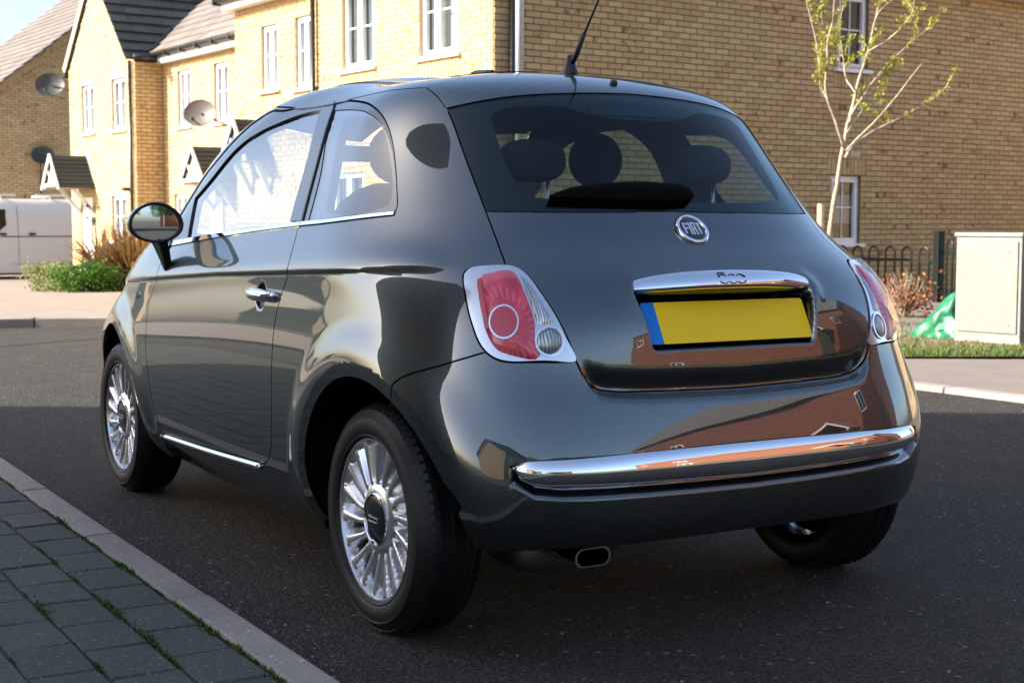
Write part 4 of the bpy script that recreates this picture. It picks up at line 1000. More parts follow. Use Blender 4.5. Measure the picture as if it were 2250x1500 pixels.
def build_car():
    red_prisms()
    car = empty('parked_car', (0, 1.15, 0))
    tag(car, 'dark grey three-door hatchback parked beside the kerb, seen from behind', 'car')
    L = T['lamp']
    gapc = cr(T['hatch_gap'], 6); gl = T['hatch_gap']
    seam = [inv_xy(x, .226, (a, b)) for x, a, b in ((0.001, .01, 1.57), (.1, .2, 1.56), (.2, .38, 1.545), (.3, .56, 1.51), (.4, .73, 1.46), (.47, .84, 1.42))]
    seam = np.array(seam+[gl[0]])
    glass_top = T['glass_top'][::-1]; glass_bot = T['glass_bot'].copy(); glass_bot[-1, 0] = 0
    # --- tail: hatch lip, rear window, tailgate, bumper
    fine_tail = lambda x, y, z: ((np.abs(z-np.interp(x, GX, GZ)) < .07) & (y < -.2)) | ((np.abs(sd_recess(x, z)) < .035) & (y < -.2))
    p = join(seam, cr(gl[:3], 6), cr(np.vstack([gl[2:3], T['glass_top'][:1]]), 2), cr(T['glass_top'], 6))
    panel('hatch_lip', mirror_full(p), 'car_paint', car, h=.022, rear=False)
    p = join(cr(glass_top, 6), cr(np.vstack([T['glass_top'][:1], gl[2:6]]), 6), cr(glass_bot, 4))
    rw = panel('rear_window', mirror_full(p), 'car_glass', car, h=.035, rear=False, fold=.004, off=-.002, gap=.003)
    cl = join([(0.0, T['rearclear'][-3][1])], cr(T['rearclear'][:-2][::-1], 4), cr(T['rearclear_l'], 5), [(T['rearclear_l'][-1][0]-.12, T['rearclear_l'][-1][1]-.008), (0, T['rearclear_l'][-1][1]-.012)])
    panel('window_border', mirror_full(p), 'black_gloss', rw, h=.05, rear=False, fold=0, off=-.006, gap=.003, holes=[mirror_full(cl)])
    p = join(cr(glass_bot[::-1], 4), cr(gl[5:], 6), cr(L[4:13], 4), cr(T['hatch_bottom'], 5))
    tg = panel('tailgate', mirror_full(p), 'car_paint', car, h=.022, fine=fine_tail, hf=.0045)
    arch = lambda yc, t0, t1, x0, n=46: np.array([inv_yz(yc+r*math.cos(t), .285+r*math.sin(t), (x0-(yc+r*math.cos(t)-yc), .25)) for t in np.radians(np.linspace(t0, t1, n)) for r in [.367-.022*max(0, -math.sin(t))*1.0 - (.012*max(0, .2-math.sin(t)))]])
    # a along the flank decreases with y towards the tail: start guesses follow y
    def archpts(yc, t0, t1, n=46):
        out = []
        for t in np.radians(np.linspace(t0, t1, n)):
            r = .367-.05*max(0, .25-math.sin(t)); y = yc+r*math.cos(t); z = .285+r*math.sin(t)
            g = (.80+(y+.15)*1.05 if y < .5 else 1.3+(y-.4)*.88, .02+z*.9)
            out.append(inv_yz(y, z, out[-1] if out else g))
        return np.array(out)
    ar_b = archpts(0, 118, 181, 22); ar_f = archpts(0, 118, -16, 44)
    fine_low = lambda x, y, z: (np.hypot(y, z-.285) < .43) & (x > .45) | ((z < .53) & (z > .36) & (y < -.35)) | ((np.abs(z-np.interp(x, GX, GZ)) < .06) & (y < -.2) & (x < .5))
    low = [(x, .112+.012*(x/ar_b[-1][0])**6) for x in np.linspace(ar_b[-1][0]-.015, 0, 16)]
    p = join([(0, T['hatch_bottom'][-1][1])], cr(T['hatch_bottom'], 5)[::-1], cr(L[12:18], 4), cr(T['bumper_gap'][1:], 5), ar_b, low)
    bump_ = panel('rear_bumper', mirror_full(p), 'car_paint', car, h=.025, fine=fine_low, hf=.0055, fold=.02)
    # --- flanks
    fine_side = lambda x, y, z: ((np.hypot(y, z-.285) < .545) & (x > .45)) | ((np.abs(z-zcrease(y)+.01) < .04) & (x > .6) & (y > -.35)) | ((np.hypot(y-2.3, z-.285) < .545) & (x > .45)) | (np.hypot(y-.70, z-.826) < .065)
    bg = T['bgap']; dt = T['dlo_top']; db = T['dlo_bot']; ct = T['chrome_top']; df = T['door_front']; st = T['sill_top']
    b0 = gl[0][1]
    wsc = np.array([(3.05, .955), (3.06, 1.05), (3.05, 1.15), (3.02, 1.26), (2.99, 1.335), (3.0, b0)])
    front_arch = archpts(2.3, 196, -16, 60)
    for sg, side in ((-1, 'left'), (1, 'right')):
        p = join(cr(gl, 6), cr(np.vstack([L[4::-1], L[22:16:-1]]), 4), cr(T['bumper_gap'][1:], 5), ar_f,
                 [(x, .035) for x in np.linspace(ar_f[-1][0]+.04, 2.56, 20)], [(2.56, .145)], st, cr(bg[4:][::-1], 5), cr(db[:3][::-1], 4),
                 cr(dt[::-1], 6), wsc, [(a, b0) for a in np.linspace(2.9, gl[0][0]+.05, 24)])
        panel('body_side', p, 'car_paint', car, h=.024, fine=fine_side, hf=.0085, sign=sg, rear=False)
        p = join(cr(db[2:], 5), cr(df[1:], 5), cr(st, 3), cr(bg[4:][::-1], 5))
        dr = panel('door', p, 'car_paint', car, h=.024, fine=fine_side, hf=.0085, sign=sg, rear=False)
        # window group: frame, two panes, chrome waistline
        dlo = join(cr(dt, 6), cr(np.vstack([dt[-1:], ct]), 5)[6:])
        dg = join(cr(T['door_glass'][:7], 6), cr(T['door_glass'][6:10], 5), cr(T['door_glass'][9:], 4))
        qg = join(cr(T['quarter_glass'][:9], 6), cr(T['quarter_glass'][8:10], 2), cr(np.vstack([T['quarter_glass'][9:], T['quarter_glass'][:1]]), 5))
        qc = join(cr(T['quarter_clear'][:9], 6), cr(np.vstack([T['quarter_clear'][8:], T['quarter_clear'][:1]]), 5))
        fr = panel('window_frame', dlo, 'frame_grey', car, h=.04, sign=sg, rear=False, off=-.003, fold=.02, gap=.004, holes=[dg, qg])
        gp = panel('door_window', dg, 'car_glass_clear', dr, h=.05, sign=sg, rear=False, off=-.010, fold=0, gap=-.004)
        qp = panel('quarter_window', qg, 'car_glass_clear', car, h=.05, sign=sg, rear=False, off=-.005, fold=0, gap=.0025)
        panel('window_border', qg, 'black_gloss', qp, h=.05, sign=sg, rear=False, off=-.009, fold=0, gap=.003, holes=[qc])
        dv = np.array([(2.80, .945), (2.80, 1.06), (2.78, 1.085), (2.745, 1.085), (2.757, 1.06), (2.757, .945)])
        k = len(ct); mid = 2
        for nm, i0, i1, par in (('waist_trim', 0, 2, car), ('waist_trim', 2, 6, dr)):
            q = join(cr(ct[i0:i1+1], 5), cr(db[i0:i1+1], 5)[::-1])
            tb = np.interp
            panel(nm, q, 'chrome', par, h=.02, sign=sg, rear=False, fold=.006, gap=.0015, be=.008, off=.004)
        # gap between door frame and quarter window
        q = join(cr(bg[:4], 6)+[.006, 0], (cr(bg[:4], 6)-[.006, 0])[::-1])
        panel('pillar_seal', q, 'black_plastic', fr, h=.03, sign=sg, rear=False, off=.001, fold=.006, gap=0)
        # sill moulding
        q = cr(st, 5); MB().tube(S(q[:, 0]*sg, q[:, 1]-.009, off=.004, rear=False), .0105, 10).build('sill_trim', 'chrome', car, True)
        # tail lamp
        tl = empty('tail_light', S(-.56*-sg, .70), car)
        tl.location = S(.56*sg, .70)-wloc(car)
        lamp = join(cr(np.vstack([L, L[:1]]), 4)); red = join(cr(np.vstack([T['red'], T['red'][:1]]), 4)); clr = join(cr(np.vstack([T['clear'], T['clear'][:1]]), 3)); rev = join(cr(np.vstack([T['rev'], T['rev'][:1]]), 2)); ring = join(cr(np.vstack([T['ring'], T['ring'][:1]]), 2))
        cen = L.mean(0)
        dome = lambda q: (lambda P2: .003+.010*np.clip(dist_poly(q, P2)/.03, 0, 1)**.5)
        kw = dict(sign=sg, rear=False, dsp=False)
        inr = cen+(lamp-cen)*.90
        panel('bezel', lamp, 'lamp_silver', tl, h=.012, off=.004, fold=.014, gap=.0025, be=.006, holes=[], **kw)
        panel('red_lens', red, 'lens_red', tl, h=.010, be=.006, fold=.006, gap=0, offf=dome(red), **kw)
        rc = ring.mean(0); r2 = rc+(ring-rc)*.90
        panel('lens_ring', ring, 'chrome', tl, h=.01, be=.005, off=.0148, fold=.002, gap=0, holes=[r2], **kw)
        panel('bulls_eye', rc+(ring-rc)*.88, 'lens_red_deep', tl, h=.010, be=.006, fold=.002, gap=0, off=.0145, **kw)
        edge = T['red']; q = join(edge[[0, 17, 16, 15]]+[-.001, 0], (edge[[15, 16, 17, 0]]+[-.011, .0])); panel('side_reflector', q, 'lens_red_deep', tl, h=.01, be=.005, off=.0135, fold=.002, gap=0, **kw)
        panel('indicator_lens', clr, 'lens_ribbed', tl, h=.010, be=.006, fold=.006, gap=0, offf=dome(clr), **kw)
        panel('reverse_lens', rev, 'lens_reverse', tl, h=.008, be=.005, fold=.006, gap=0, offf=dome(rev), **kw)
        rvc = rev.mean(0); panel('reverse_ring', rvc+(rev-rvc)*1.12, 'chrome', tl, h=.01, be=.005, off=.008, fold=.003, gap=0, holes=[rev], **kw)
        cover = panel('lamp_cover', inr, 'lens_clear', tl, h=.02, be=.008, fold=0, gap=0, off=.0185, **kw)
        # front wing
        p = join(cr(df, 5), [(2.56, .145), (2.575, .035)], front_arch, [(front_arch[-1][0]+.02, .035), (3.42, .035), (3.42, .80), (3.25, .86), (3.05, .925), (2.93, .948), (2.75, .935), (2.62, .918)])
        panel('front_wing', p, 'car_paint', car, h=.026, fine=fine_side, hf=.010, sign=sg, rear=False)
        panel('wing_repeater', [tuple(T['fender_badge'][0]+np.array([.030*math.cos(t), .020*math.sin(t)])) for t in np.linspace(0, 2*math.pi, 20, endpoint=False)], 'chrome', car, h=.01, be=.006, off=.003, fold=.004, gap=0, sign=sg, rear=False)
        # inner trim behind the windows
        p = join(cr(gl[:7], 4), [(.62, .92), (.9, .915), (1.5, .93), (2.3, .93), (2.62, .90), (3.04, .93)], wsc, [(a, b0+.03) for a in np.linspace(2.9, gl[0][0], 12)])
        dlo_in = [tuple(q) for q in dlo.mean(0)+(dlo-dlo.mean(0))*[.985, .955]]
        bp = [q for q in dlo_in]
        itp = panel('inner_trim', p, 'trim_interior', car, h=.05, sign=sg, rear=False, off=-.035, fold=0, gap=0, holes=[dg, qc])
    p = join([(0.0, .80)], [(a, .80) for a in ()], [(0, .8)]) if False else None
    # nose, bonnet, windscreen: plain continuation of the body (hidden from the photograph)
    fb = lambda half: np.array([(AMAX-a, b) for a, b in half])
    def nose(name, pts, mat, **kw):
        for sg in (-1, 1): panel(name, pts, mat, car, h=.05, sign=sg, rear=False, gap=.0005, **kw)
    nose('front_bumper', [(3.425, .035), (3.999, .035), (3.999, .60), (3.425, .60)], 'car_paint')
    nose('bonnet', [(3.425, .605), (3.999, .605), (3.999, .95), (3.08, .95), (3.07, .925), (3.25, .865), (3.425, .805)], 'car_paint')
    nose('windscreen', [(3.09, .965), (3.999, .962), (3.999, 1.33), (3.03, 1.33), (3.06, 1.26), (3.085, 1.15), (3.095, 1.05)], 'car_glass_clear', fold=0)
    # roof
    rp = np.vstack([seam[::-1], ])
    half = join([(3.95, 1.34), (3.03, 1.34), (3.01, b0+.003)], [(a, b0+.003) for a in np.linspace(2.9, gl[0][0]+.03, 24)], seam[::-1], [(0.0, 1.7), (0.0, BMAX-.004), (3.95, BMAX-.004)])
    for sg in (-1, 1):
        panel('roof', half, 'car_paint', car, h=.04, sign=sg, rear=False, gap=.0005, fold=.006)
        panel('headliner', join([(3.9, 1.36), (3.03, 1.36), (2.9, 1.41), (1.0, 1.41), (.75, 1.45), (.45, 1.53), (0, 1.57), (0, BMAX-.004), (3.9, BMAX-.004)]), 'headliner', car, h=.08, sign=sg, rear=False, gap=0, fold=0, off=-.035)
        panel('roof_glass', [(.25, 1.66), (.9, 1.60), (1.5, 1.56), (2.6, 1.53), (3.2, 1.50), (3.8, 1.50), (3.8, BMAX-.003), (0.25, BMAX-.003)], 'black_gloss', car, h=.06, sign=sg, rear=False, gap=0, fold=.003, off=.003)
    # dark liner behind the panels so that the gaps read black
    for sg in (-1, 1):
        hl = np.array([(0.001, .122)]+[(x, .122+.012*(x/ar_b[-1][0])**6) for x in np.linspace(.1, ar_b[-1][0]-.02, 9)]+[tuple(q) for q in ar_b[::-1]]+[tuple(q) for q in ar_f[1:]]+[(2.60, .03)]+[tuple(q) for q in front_arch]+[(3.3, .03), (3.95, .03), (3.95, .94), (2.62, .905), (1.5, .93), (.95, .92), (.60, .93), (0.001, .93)])
        panel('inner_liner', hl, 'black_void', car, h=.05, sign=sg, rear=True, gap=-.006, fold=.05, off=-.016)
        panel('pillar_liner', join(gl[5:]+[.02, 0], gl[5:][::-1]-[.02, 0]), 'black_void', car, h=.05, sign=sg, rear=False, gap=0, fold=0, off=-.012)
        panel('pillar_liner', join(gl[:6]+[.03, 0], gl[:6][::-1]-[.03, 0]), 'black_void', car, h=.05, sign=sg, rear=False, gap=0, fold=0, off=-.012)
    # wheel housings and floor pan
    for yc in (0., 2.3):
        for sg in (-1, 1):
            m = MB(); k = 28; r = .372
            ring1 = [(sg*.76, yc+r*math.cos(t), .285+r*math.sin(t)) for t in np.radians(np.linspace(-14 if yc == 0 else 2, 168 if yc == 0 else 194, k))]
            ring2 = [(sg*.50, yc+r*math.cos(t), .285+r*math.sin(t)) for t in np.radians(np.linspace(-14 if yc == 0 else 2, 168 if yc == 0 else 194, k))]
            m.add(ring1+ring2, [(i, i+1, k+i+1, k+i) for i in range(k-1)])
            m.add(ring2, [tuple(range(k))]); m.build('wheel_housing', 'black_void', car)
    m = MB(); m.box((0, 1.35, .27), (1.36, 2.6, .10)); m.box((0, -.22, .36), (1.10, .34, .10)); bevel(m.build('floor_pan', 'black_void', car), .03)
    # --- interior
    def pad(name, c, s, mat='seat_fabric', par=car, e=2.6, rot=0., n=14):
        u = np.linspace(-math.pi/2, math.pi/2, n); v = np.linspace(-math.pi, math.pi, 2*n, endpoint=False)
        f = lambda w, e: np.sign(w)*np.abs(w)**(2/e)
        V = []; F = []
        for a in u:
            for b in v: V.append((s[0]*f(math.cos(a), e)*f(math.cos(b), e), s[1]*f(math.cos(a), e)*f(math.sin(b), e), s[2]*f(math.sin(a), e)))
        V = np.array(V); c_, s_ = math.cos(rot), math.sin(rot); V = V@np.array([[1, 0, 0], [0, c_, -s_], [0, s_, c_]]).T+np.asarray(c)
        w = 2*n; F = [(i*w+j, i*w+(j+1) % w, (i+1)*w+(j+1) % w, (i+1)*w+j) for i in range(n-1) for j in range(w)]
        return obj(name, V, F, mat, par, smooth=True)
    for sx in (-1, 1):
        fs = empty('front_seat', (sx*.36, .85, .3), car)
        pad('seat_back', (sx*.36, .80, .84), (.24, .09, .33), par=fs, rot=R(14)); pad('seat_base', (sx*.36, 1.15, .50), (.25, .27, .10), par=fs)
        pad('headrest', (sx*.36, .70, 1.245), (.100, .055, .090), par=fs, e=2.1)
        rh = empty('rear_seat', (sx*.29, .15, .3), car)
        pad('seat_back', (sx*.30, .12, .80), (.29, .07, .26), par=rh, rot=R(14)); pad('seat_base', (sx*.30, .36, .50), (.29, .22, .09), par=rh)
        pad('headrest', (sx*.285, .045, 1.205), (.100, .05, .058), par=rh, e=2.5)
        for q in (-1, 1): MB().tube([(sx*.285+q*.05, .05, 1.0), (sx*.285+q*.05, .045, 1.18)], .006, 8).build('headrest_post', 'satin_silver', rh, True)
    m = MB(); m.box((0, 1.95, .86), (1.36, .40, .26)); bevel(m.build('dashboard', 'trim_interior', car), .06, 3)
    a = np.linspace(0, 2*math.pi, 25); m = MB(); m.tube([(.36+.17*math.cos(t), 1.62+.05*math.sin(t), .92+.165*math.sin(t)) for t in a], .014, 8, False); m.box((.36, 1.64, .92), (.30, .03, .05)); m.build('steering_wheel', 'black_plastic', car, True)
    m = MB(); m.box((0, 1.74, 1.30), (.22, .03, .06)); bevel(m.build('interior_mirror', 'black_plastic', car), .01)
    m = MB(); m.box((0, -.02, .86), (1.05, .34, .02)); m.build('parcel_shelf', 'trim_interior', car)
    # --- tailgate furniture
    n = 41; V = []; prof = [(-.004, .025), (-.012, .0245), (-.021, .019), (-.029, .011), (-.0355, .002), (-.040, -.008), (-.040, -.015), (-.034, -.021), (-.020, -.023), (-.004, -.023)]
    for x in np.linspace(-.301, .301, n):
        t = abs(x)/.301; sc = (1-t**6)**.5 if t < 1 else 0; sc = max(sc, .14)
        zc = .896-.016*t**2.2; yb = -.420+.014*t**2
        for dy, dz in prof: V.append((x, yb+dy*(1-.66*t**2), zc+dz*max(sc, .35)*(1-.1*t)))
    k = len(prof)
    gh = obj('boot_handle', V, [(i*k+j, i*k+j+1, (i+1)*k+j+1, (i+1)*k+j) for i in range(n-1) for j in range(k-1)]+[tuple(range(k)), tuple((n-1)*k+j for j in range(k))[::-1]], 'chrome', tg, smooth=True)
    fixnormals(gh)
    def logo500(c, rt, up, nrm, w, mat, name, par, rad=.0016, fit=None):
        rt, up, nrm = [np.array(v, float) for v in (rt, up, nrm)]; c = np.asarray(c, float); m = MB(); h = w*.29
        P = lambda u, v: c+rt*(u-.5)*w+up*v*h+nrm*(.001+(fit(v*h) if fit else 0))
        el = lambda cx, cy, rx, ry, t0, t1, k=14: [P(cx+rx*math.cos(R(t)), cy+ry*math.sin(R(t))) for t in np.linspace(t0, t1, k)]
        m.tube([P(.30, .50), P(.06, .47), P(.07, .10)], rad, 6); m.tube(el(.20, -.08, .17, .40, 128, 48), rad, 6); m.tube(el(.20, -.06, .17, .42, 215, 318), rad, 6)
        for cx, e1 in ((.50, 48), (.80, 20)): m.tube(el(cx, -.08, .17, .40, 132, e1), rad, 6); m.tube(el(cx, -.06, .17, .42, 222, 318 if e1 > 30 else 335), rad, 6)
        return m.build(name, mat, par, True)
    logo500((0, -.420, .9015), (1, 0, 0), (0, 0, 1), (0, -1, 0), .092, 'mark_black', 'handle_mark', gh, .0015, lambda q: float(np.interp(q+.0055, [-.015, -.008, .002, .011, .019, .0245], [.040, .040, .0355, .029, .021, .012])))
    # round maker's badge
    bc = S(0.0, .902); bn = SN(np.array(0.001), np.array(.902)); bn = bn/np.linalg.norm(bn); bu = np.cross((1, 0, 0), bn); bu = bu if bu[2] > 0 else -bu; bu /= np.linalg.norm(bu)
    Mb = np.stack([np.array([1, 0, 0]), bu, bn], 1)
    m = MB(); m.lathe([(.049, 0), (.050, .004), (.047, .009), (.042, .0105), (.0385, .008), (.038, .005)], 48, Mb, bc+bn*.002); bd = m.build('maker_badge', 'chrome', tg, True)
    m = MB(); m.lathe([(.0385, .005), (.03, .0062), (.015, .007), (.0001, .0072)], 40, Mb, bc+bn*.002); m.build('badge_face', 'badge_dark', bd, True)
    B = lambda u, v: bc+Mb@np.array([u, v, .0085])
    def bar(m, u0, v0, u1, v1): m.prism([B(u0, v0), B(u1, v0), B(u1, v1), B(u0, v1)], bn*.0012)
    def quad(m, pts): m.prism([B(*q) for q in pts], bn*.0012)
    for ch in 'FIAT':
        m = MB(); h = .021
        if ch == 'F': bar(m, -.0285, -h*.82, -.0225, h*.88); bar(m, -.0225, h*.62, -.0125, h*.88); bar(m, -.0225, -.002, -.0135, .004)
        if ch == 'I': bar(m, -.0105, -h*.95, -.0050, h)
        if ch == 'A': bar(m, -.0025, -h*.98, .0022, h); bar(m, .0072, -h*.98, .0118, h*.98); bar(m, .0022, h*.70, .0072, h); bar(m, .0022, -.004, .0072, .002)
        if ch == 'T': bar(m, .0185, -h*.86, .0240, h*.92); bar(m, .0138, h*.64, .0185, h*.92); bar(m, .0240, h*.64, .0288, h*.90)
        m.build('badge_letter', 'badge_letter', bd)
    # number plate
    ty = .4735; ct_, st_ = math.cos(ty), math.sin(ty); Mp = np.array([[1, 0, 0], [0, ct_, st_], [0, -st_, ct_]])
    Mp = np.stack([np.array([1, 0, 0]), np.array([0, -ct_, st_]), np.array([0, st_, ct_])], 1)   # columns: right, outward, up
    pc = np.array([0, -.437, .7908])
    def rrect(x0, x1, z0, z1, r, y, rl=True, rr=True):
        P = []
        for cx, cz, a0, on in ((x1-r, z1-r, 0, rr), (x0+r, z1-r, 90, rl), (x0+r, z0+r, 180, rl), (x1-r, z0+r, 270, rr)):
            if on: P += [(cx+r*math.cos(R(a0+t)), y, cz+r*math.sin(R(a0+t))) for t in (0, 22, 45, 68, 90)]
            else: P += [(x1 if a0 in (0, 270) else x0, y, z1 if a0 in (0, 90) else z0)]
        return np.array(P)
    m = MB(); m.prism(rrect(-.2595, .2595, -.055, .055, .008, 0)@Mp.T+pc, Mp[:, 1]*.004); npl = m.build('number_plate', 'black_plastic', tg)
    m = MB(); m.prism(rrect(-.219, .26, -.0555, .0555, .008, .0045, False, True)@Mp.T+pc, Mp[:, 1]*.002); fixnormals(m.build('plate_field', 'plate_yellow', npl))
    m = MB(); m.prism(rrect(-.26, -.2195, -.0555, .0555, .008, .0045, True, False)@Mp.T+pc, Mp[:, 1]*.002); fixnormals(m.build('country_band', 'plate_blue', npl))
    # wiper
    def xzpoly(pts): return [inv_xz(abs(x), z, (abs(x)*1.05, .98)) * np.array([1 if x >= 0 else -1, 1]) for x, z in pts]
    wp = cr(np.array([(-.375, 1.096), (-.30, 1.118), (-.20, 1.130), (-.09, 1.134), (.00, 1.130), (.040, 1.118), (.044, 1.098), (.015, 1.090), (-.03, 1.086), (-.12, 1.087), (-.24, 1.089), (-.375, 1.093)]), 4)
    wq = np.array(xzpoly(wp)); wpp = join(wq)
    panel('rear_wiper', wpp, 'black_void', tg, h=.02, be=.012, fold=.03, gap=0, rear=False, dsp=False, offf=lambda P2: .020+.012*np.clip(dist_poly(wpp, P2)/.02, 0, 1)**.6)
    # washer jet and high-level brake light
    jc = S(0.0, 1.4288); jn = SN(np.array(.001), np.array(1.4288)); m = MB(); Mj = np.stack([np.array([1, 0, 0]), np.cross(jn, (1, 0, 0)), jn], 1); m.lathe([(.011, 0), (.011, .006), (.008, .010), (.0001, .011)], 16, Mj, jc); m.build('washer_jet', 'black_plastic', car, True)
    panel('brake_light', xzpoly([(-.155, 1.352), (.155, 1.352), (.148, 1.330), (-.148, 1.330)]), 'badge_dark', rw, h=.03, fold=0, gap=0, rear=False, off=-.004)
    # aerial
    m = MB(); m.lathe([(.026, 0), (.022, .012), (.014, .035), (.009, .055)], 16, np.eye(3), (0, .300, 1.472)); m.tube([(0, .298, 1.50), (0, .268, 1.525), (0, .225, 1.582)], [.010, .0085, .0065], 10); m.tube([(0, .225, 1.582), (0, .12, 1.708), (0, -.01, 1.86)], [.0035, .003, .0022], 8); m.build('aerial', 'black_plastic', car, True)
    # bumper strip: convex chrome blade standing in its slot
    zt = cr(T['strip_top'], 6); zb = cr(T['strip_bot'], 6); n = 81; V = []; amax = .590
    k = 11
    for a in np.linspace(-amax, amax, n):
        aa = abs(a); e = math.sqrt(max(0, 1-(max(0, aa-.545)/.0455)**2))
        bt = np.interp(aa, T['strip_top'][::-1, 0], T['strip_top'][::-1, 1]); bb = np.interp(aa, T['strip_bot'][::-1, 0], T['strip_bot'][::-1, 1])
        if aa > .545: c = .352; bt0 = .3742; bb0 = .3040; bt = c+(bt0-c)*e; bb = c+(bb0-c)*e
        for j in range(k):
            v = j/(k-1); ph = math.pi*v
            V.append(S(a, bb+(bt-bb)*(.5-.5*math.cos(ph)), off=-.010+.020*math.sin(ph)**.8*max(e, .25), dsp=False))
    o = obj('bumper_trim', np.array(V), [(i*k+j, (i+1)*k+j, (i+1)*k+j+1, i*k+j+1) for i in range(n-1) for j in range(k-1)], 'chrome', bump_, smooth=True); fixnormals(o)
    # exhaust
    def stad(w, h, r, k=10): return [((w/2-r)*(1 if math.cos(t) > 0 else -1)+r*math.cos(t), r*math.sin(t)) for t in np.linspace(-math.pi/2+.001, math.pi*1.5-.001, 4*k)]
    ex = empty('exhaust', (-.40, -.3, .2), car); V = []; m = MB(); q = 40
    for rr, y in ((1, -.425), (1, -.18), ): V += [(-.397+x*rr, y, .2305+z*rr) for x, z in stad(.104, .047, .0235)]
    for rr, y in ((.86, -.18), (.86, -.425)): V += [(-.397+x*rr*1.03, y, .2305+z*rr) for x, z in stad(.104, .047, .0235)]
    m.add(V, [(i*q+j, i*q+(j+1) % q, (i+1)*q+(j+1) % q, (i+1)*q+j) for i in range(3) for j in range(q)]+[(3*q+j, 3*q+(j+1) % q, (j+1) % q, j) for j in range(q)]); fixnormals(m.build('tailpipe', 'chrome', ex, False))
    m = MB(); m.add([(-.397+x*.88, -.30, .2305+z*.88) for x, z in stad(.104, .047, .0235)], [tuple(range(40))]); m.build('pipe_bore', 'black_void', ex)
    pad('silencer', (-.33, -.13, .215), (.17, .13, .075), 'exhaust_metal', ex, 3.0)
    m = MB(); m.box((.46, -.26, .24), (.05, .05, .05)); m.tube([(.44, -.28, .23), (.50, -.28, .26)], .012, 8); m.build('towing_bracket', 'exhaust_metal', car)
    # --- door furniture
    for sg in (-1, 1):
        yh, zh = .665, .833; xs = float(S(1.62*sg, .652, rear=False)[0])
        n = 18; V = []; kk = 16
        for i in range(n+1):
            t = -1+2*i/n; rr = math.sqrt(max(0, 1-abs(t)**2.6)); rr = max(rr, .03)
            for j in range(kk):
                w = 2*math.pi*j/kk; V.append((xs+sg*(.034-.012*t*t+.016*rr*math.cos(w)), yh+.098*t, zh+.003*t+.019*rr*math.sin(w)))
        m = MB(); m.add(V, [(i*kk+j, i*kk+(j+1) % kk, (i+1)*kk+(j+1) % kk, (i+1)*kk+j) for i in range(n) for j in range(kk)]); m.box((xs+sg*.010, yh+.085, zh), (.035, .02, .02)); m.box((xs+sg*.010, yh-.085, zh), (.035, .02, .02))
        hd = [c for c in car.children if c.name.startswith('door') and c.data.vertices[0].co.x*sg > 0][0]
        fixnormals(m.build('door_handle', 'chrome', hd, True))
        # wing mirror
        wm = empty('wing_mirror', (sg*.80, 1.60, .87), car); cx, cy, cz = sg*.862, 1.545, 1.040
        n = 12; kk = 32; V = []
        for i in range(n+1):
            t = i/n; s = math.sqrt(max(0, 1-(t*.995)**2.3))
            for j in range(kk):
                w = 2*math.pi*j/kk; ux = math.cos(w)*.087*(1-.10*math.sin(w)*1); uz = math.sin(w)*.068
                V.append((cx+sg*ux*s, cy+.115*t+.02*ux/.087*1.0, cz+uz*s))
        hs = MB().add(V, [(i*kk+j, i*kk+(j+1) % kk, (i+1)*kk+(j+1) % kk, (i+1)*kk+j) for i in range(n) for j in range(kk)]).build('mirror_shell', 'car_paint', wm, True); fixnormals(hs)
        rim = MB(); V = []; fr_ = ((1.0, .004), (1.02, -.006), (.99, -.014), (.90, -.014), (.87, -.004), (.86, .012))
        for q, dy in fr_:
            for j in range(kk):
                w = 2*math.pi*j/kk; ux = math.cos(w)*.087*(1-.10*math.sin(w)); V.append((cx+sg*ux*q, cy+dy+.02*ux/.087, cz+math.sin(w)*.068*q))
        rim.add(V, [(i*kk+j, i*kk+(j+1) % kk, (i+1)*kk+(j+1) % kk, (i+1)*kk+j) for i in range(len(fr_)-1) for j in range(kk)]); fixnormals(rim.build('mirror_rim', 'black_plastic', wm, True))
        V = []; F = []; nk = 7                                              # convex mirror
        for i in range(nk+1):
            q = .875*max(i/nk, .002)
            for w in np.linspace(0, 2*math.pi, kk, endpoint=False): ux = math.cos(w)*.087*(1-.10*math.sin(w))*q; uz = math.sin(w)*.068*q; V.append((cx+sg*ux, cy+.004+.02*ux/.087+(ux*ux+uz*uz)/2.4-.0026+.10*uz*0, cz+uz))
        F = [(i*kk+j, i*kk+(j+1) % kk, (i+1)*kk+(j+1) % kk, (i+1)*kk+j) for i in range(nk) for j in range(kk)]
        fixnormals(obj('mirror_glass', V, F, 'mirror_silver', wm, smooth=True))
        st_ = MB(); n = 8; V = []
        for i in range(n+1):
            t = i/n; hw = .050*(1-t)+.012*t; xx = .842+(.800-.842)*t**.8
            for ddx, ddy in ((-.018, -1), (.018, -1), (.018, 1), (-.018, 1)): V.append((sg*(xx+ddx*(1-.3*t)), 1.590+.022*t+ddy*hw, .985-.112*t))
        st_.add(V, [(i*4+j, i*4+(j+1) % 4, (i+1)*4+(j+1) % 4, (i+1)*4+j) for i in range(n) for j in range(4)]+[(0, 1, 2, 3), (n*4, n*4+1, n*4+2, n*4+3)]); fixnormals(bevel(st_.build('mirror_stalk', 'black_plastic', wm), .006))
    # --- wheels
    NS = 18
    def wheel_meshes():
        out = {}
        # tyre (axis local z = outward)
        tw = .0925; prof = [(.198, .062), (.205, .080), (.212, .0865), (.2135, .0885), (.216, .0885), (.2175, .0872), (.224, .0905), (.245, .0925), (.258, .0905), (.2595, .0918), (.262, .0915), (.2635, .0888), (.277, .080), (.286, .069)]
        for zc in (.062, .036, .034, .005, .003, -.003, -.005, -.034, -.036, -.062):
            prof.append((.290 if zc in (.062, .036, .003, -.003, -.036, -.062) else .283, zc) if abs(zc) not in (.034, .005) else (.283, zc))
        prof += [(r, -z) for r, z in reversed(prof[:14])]
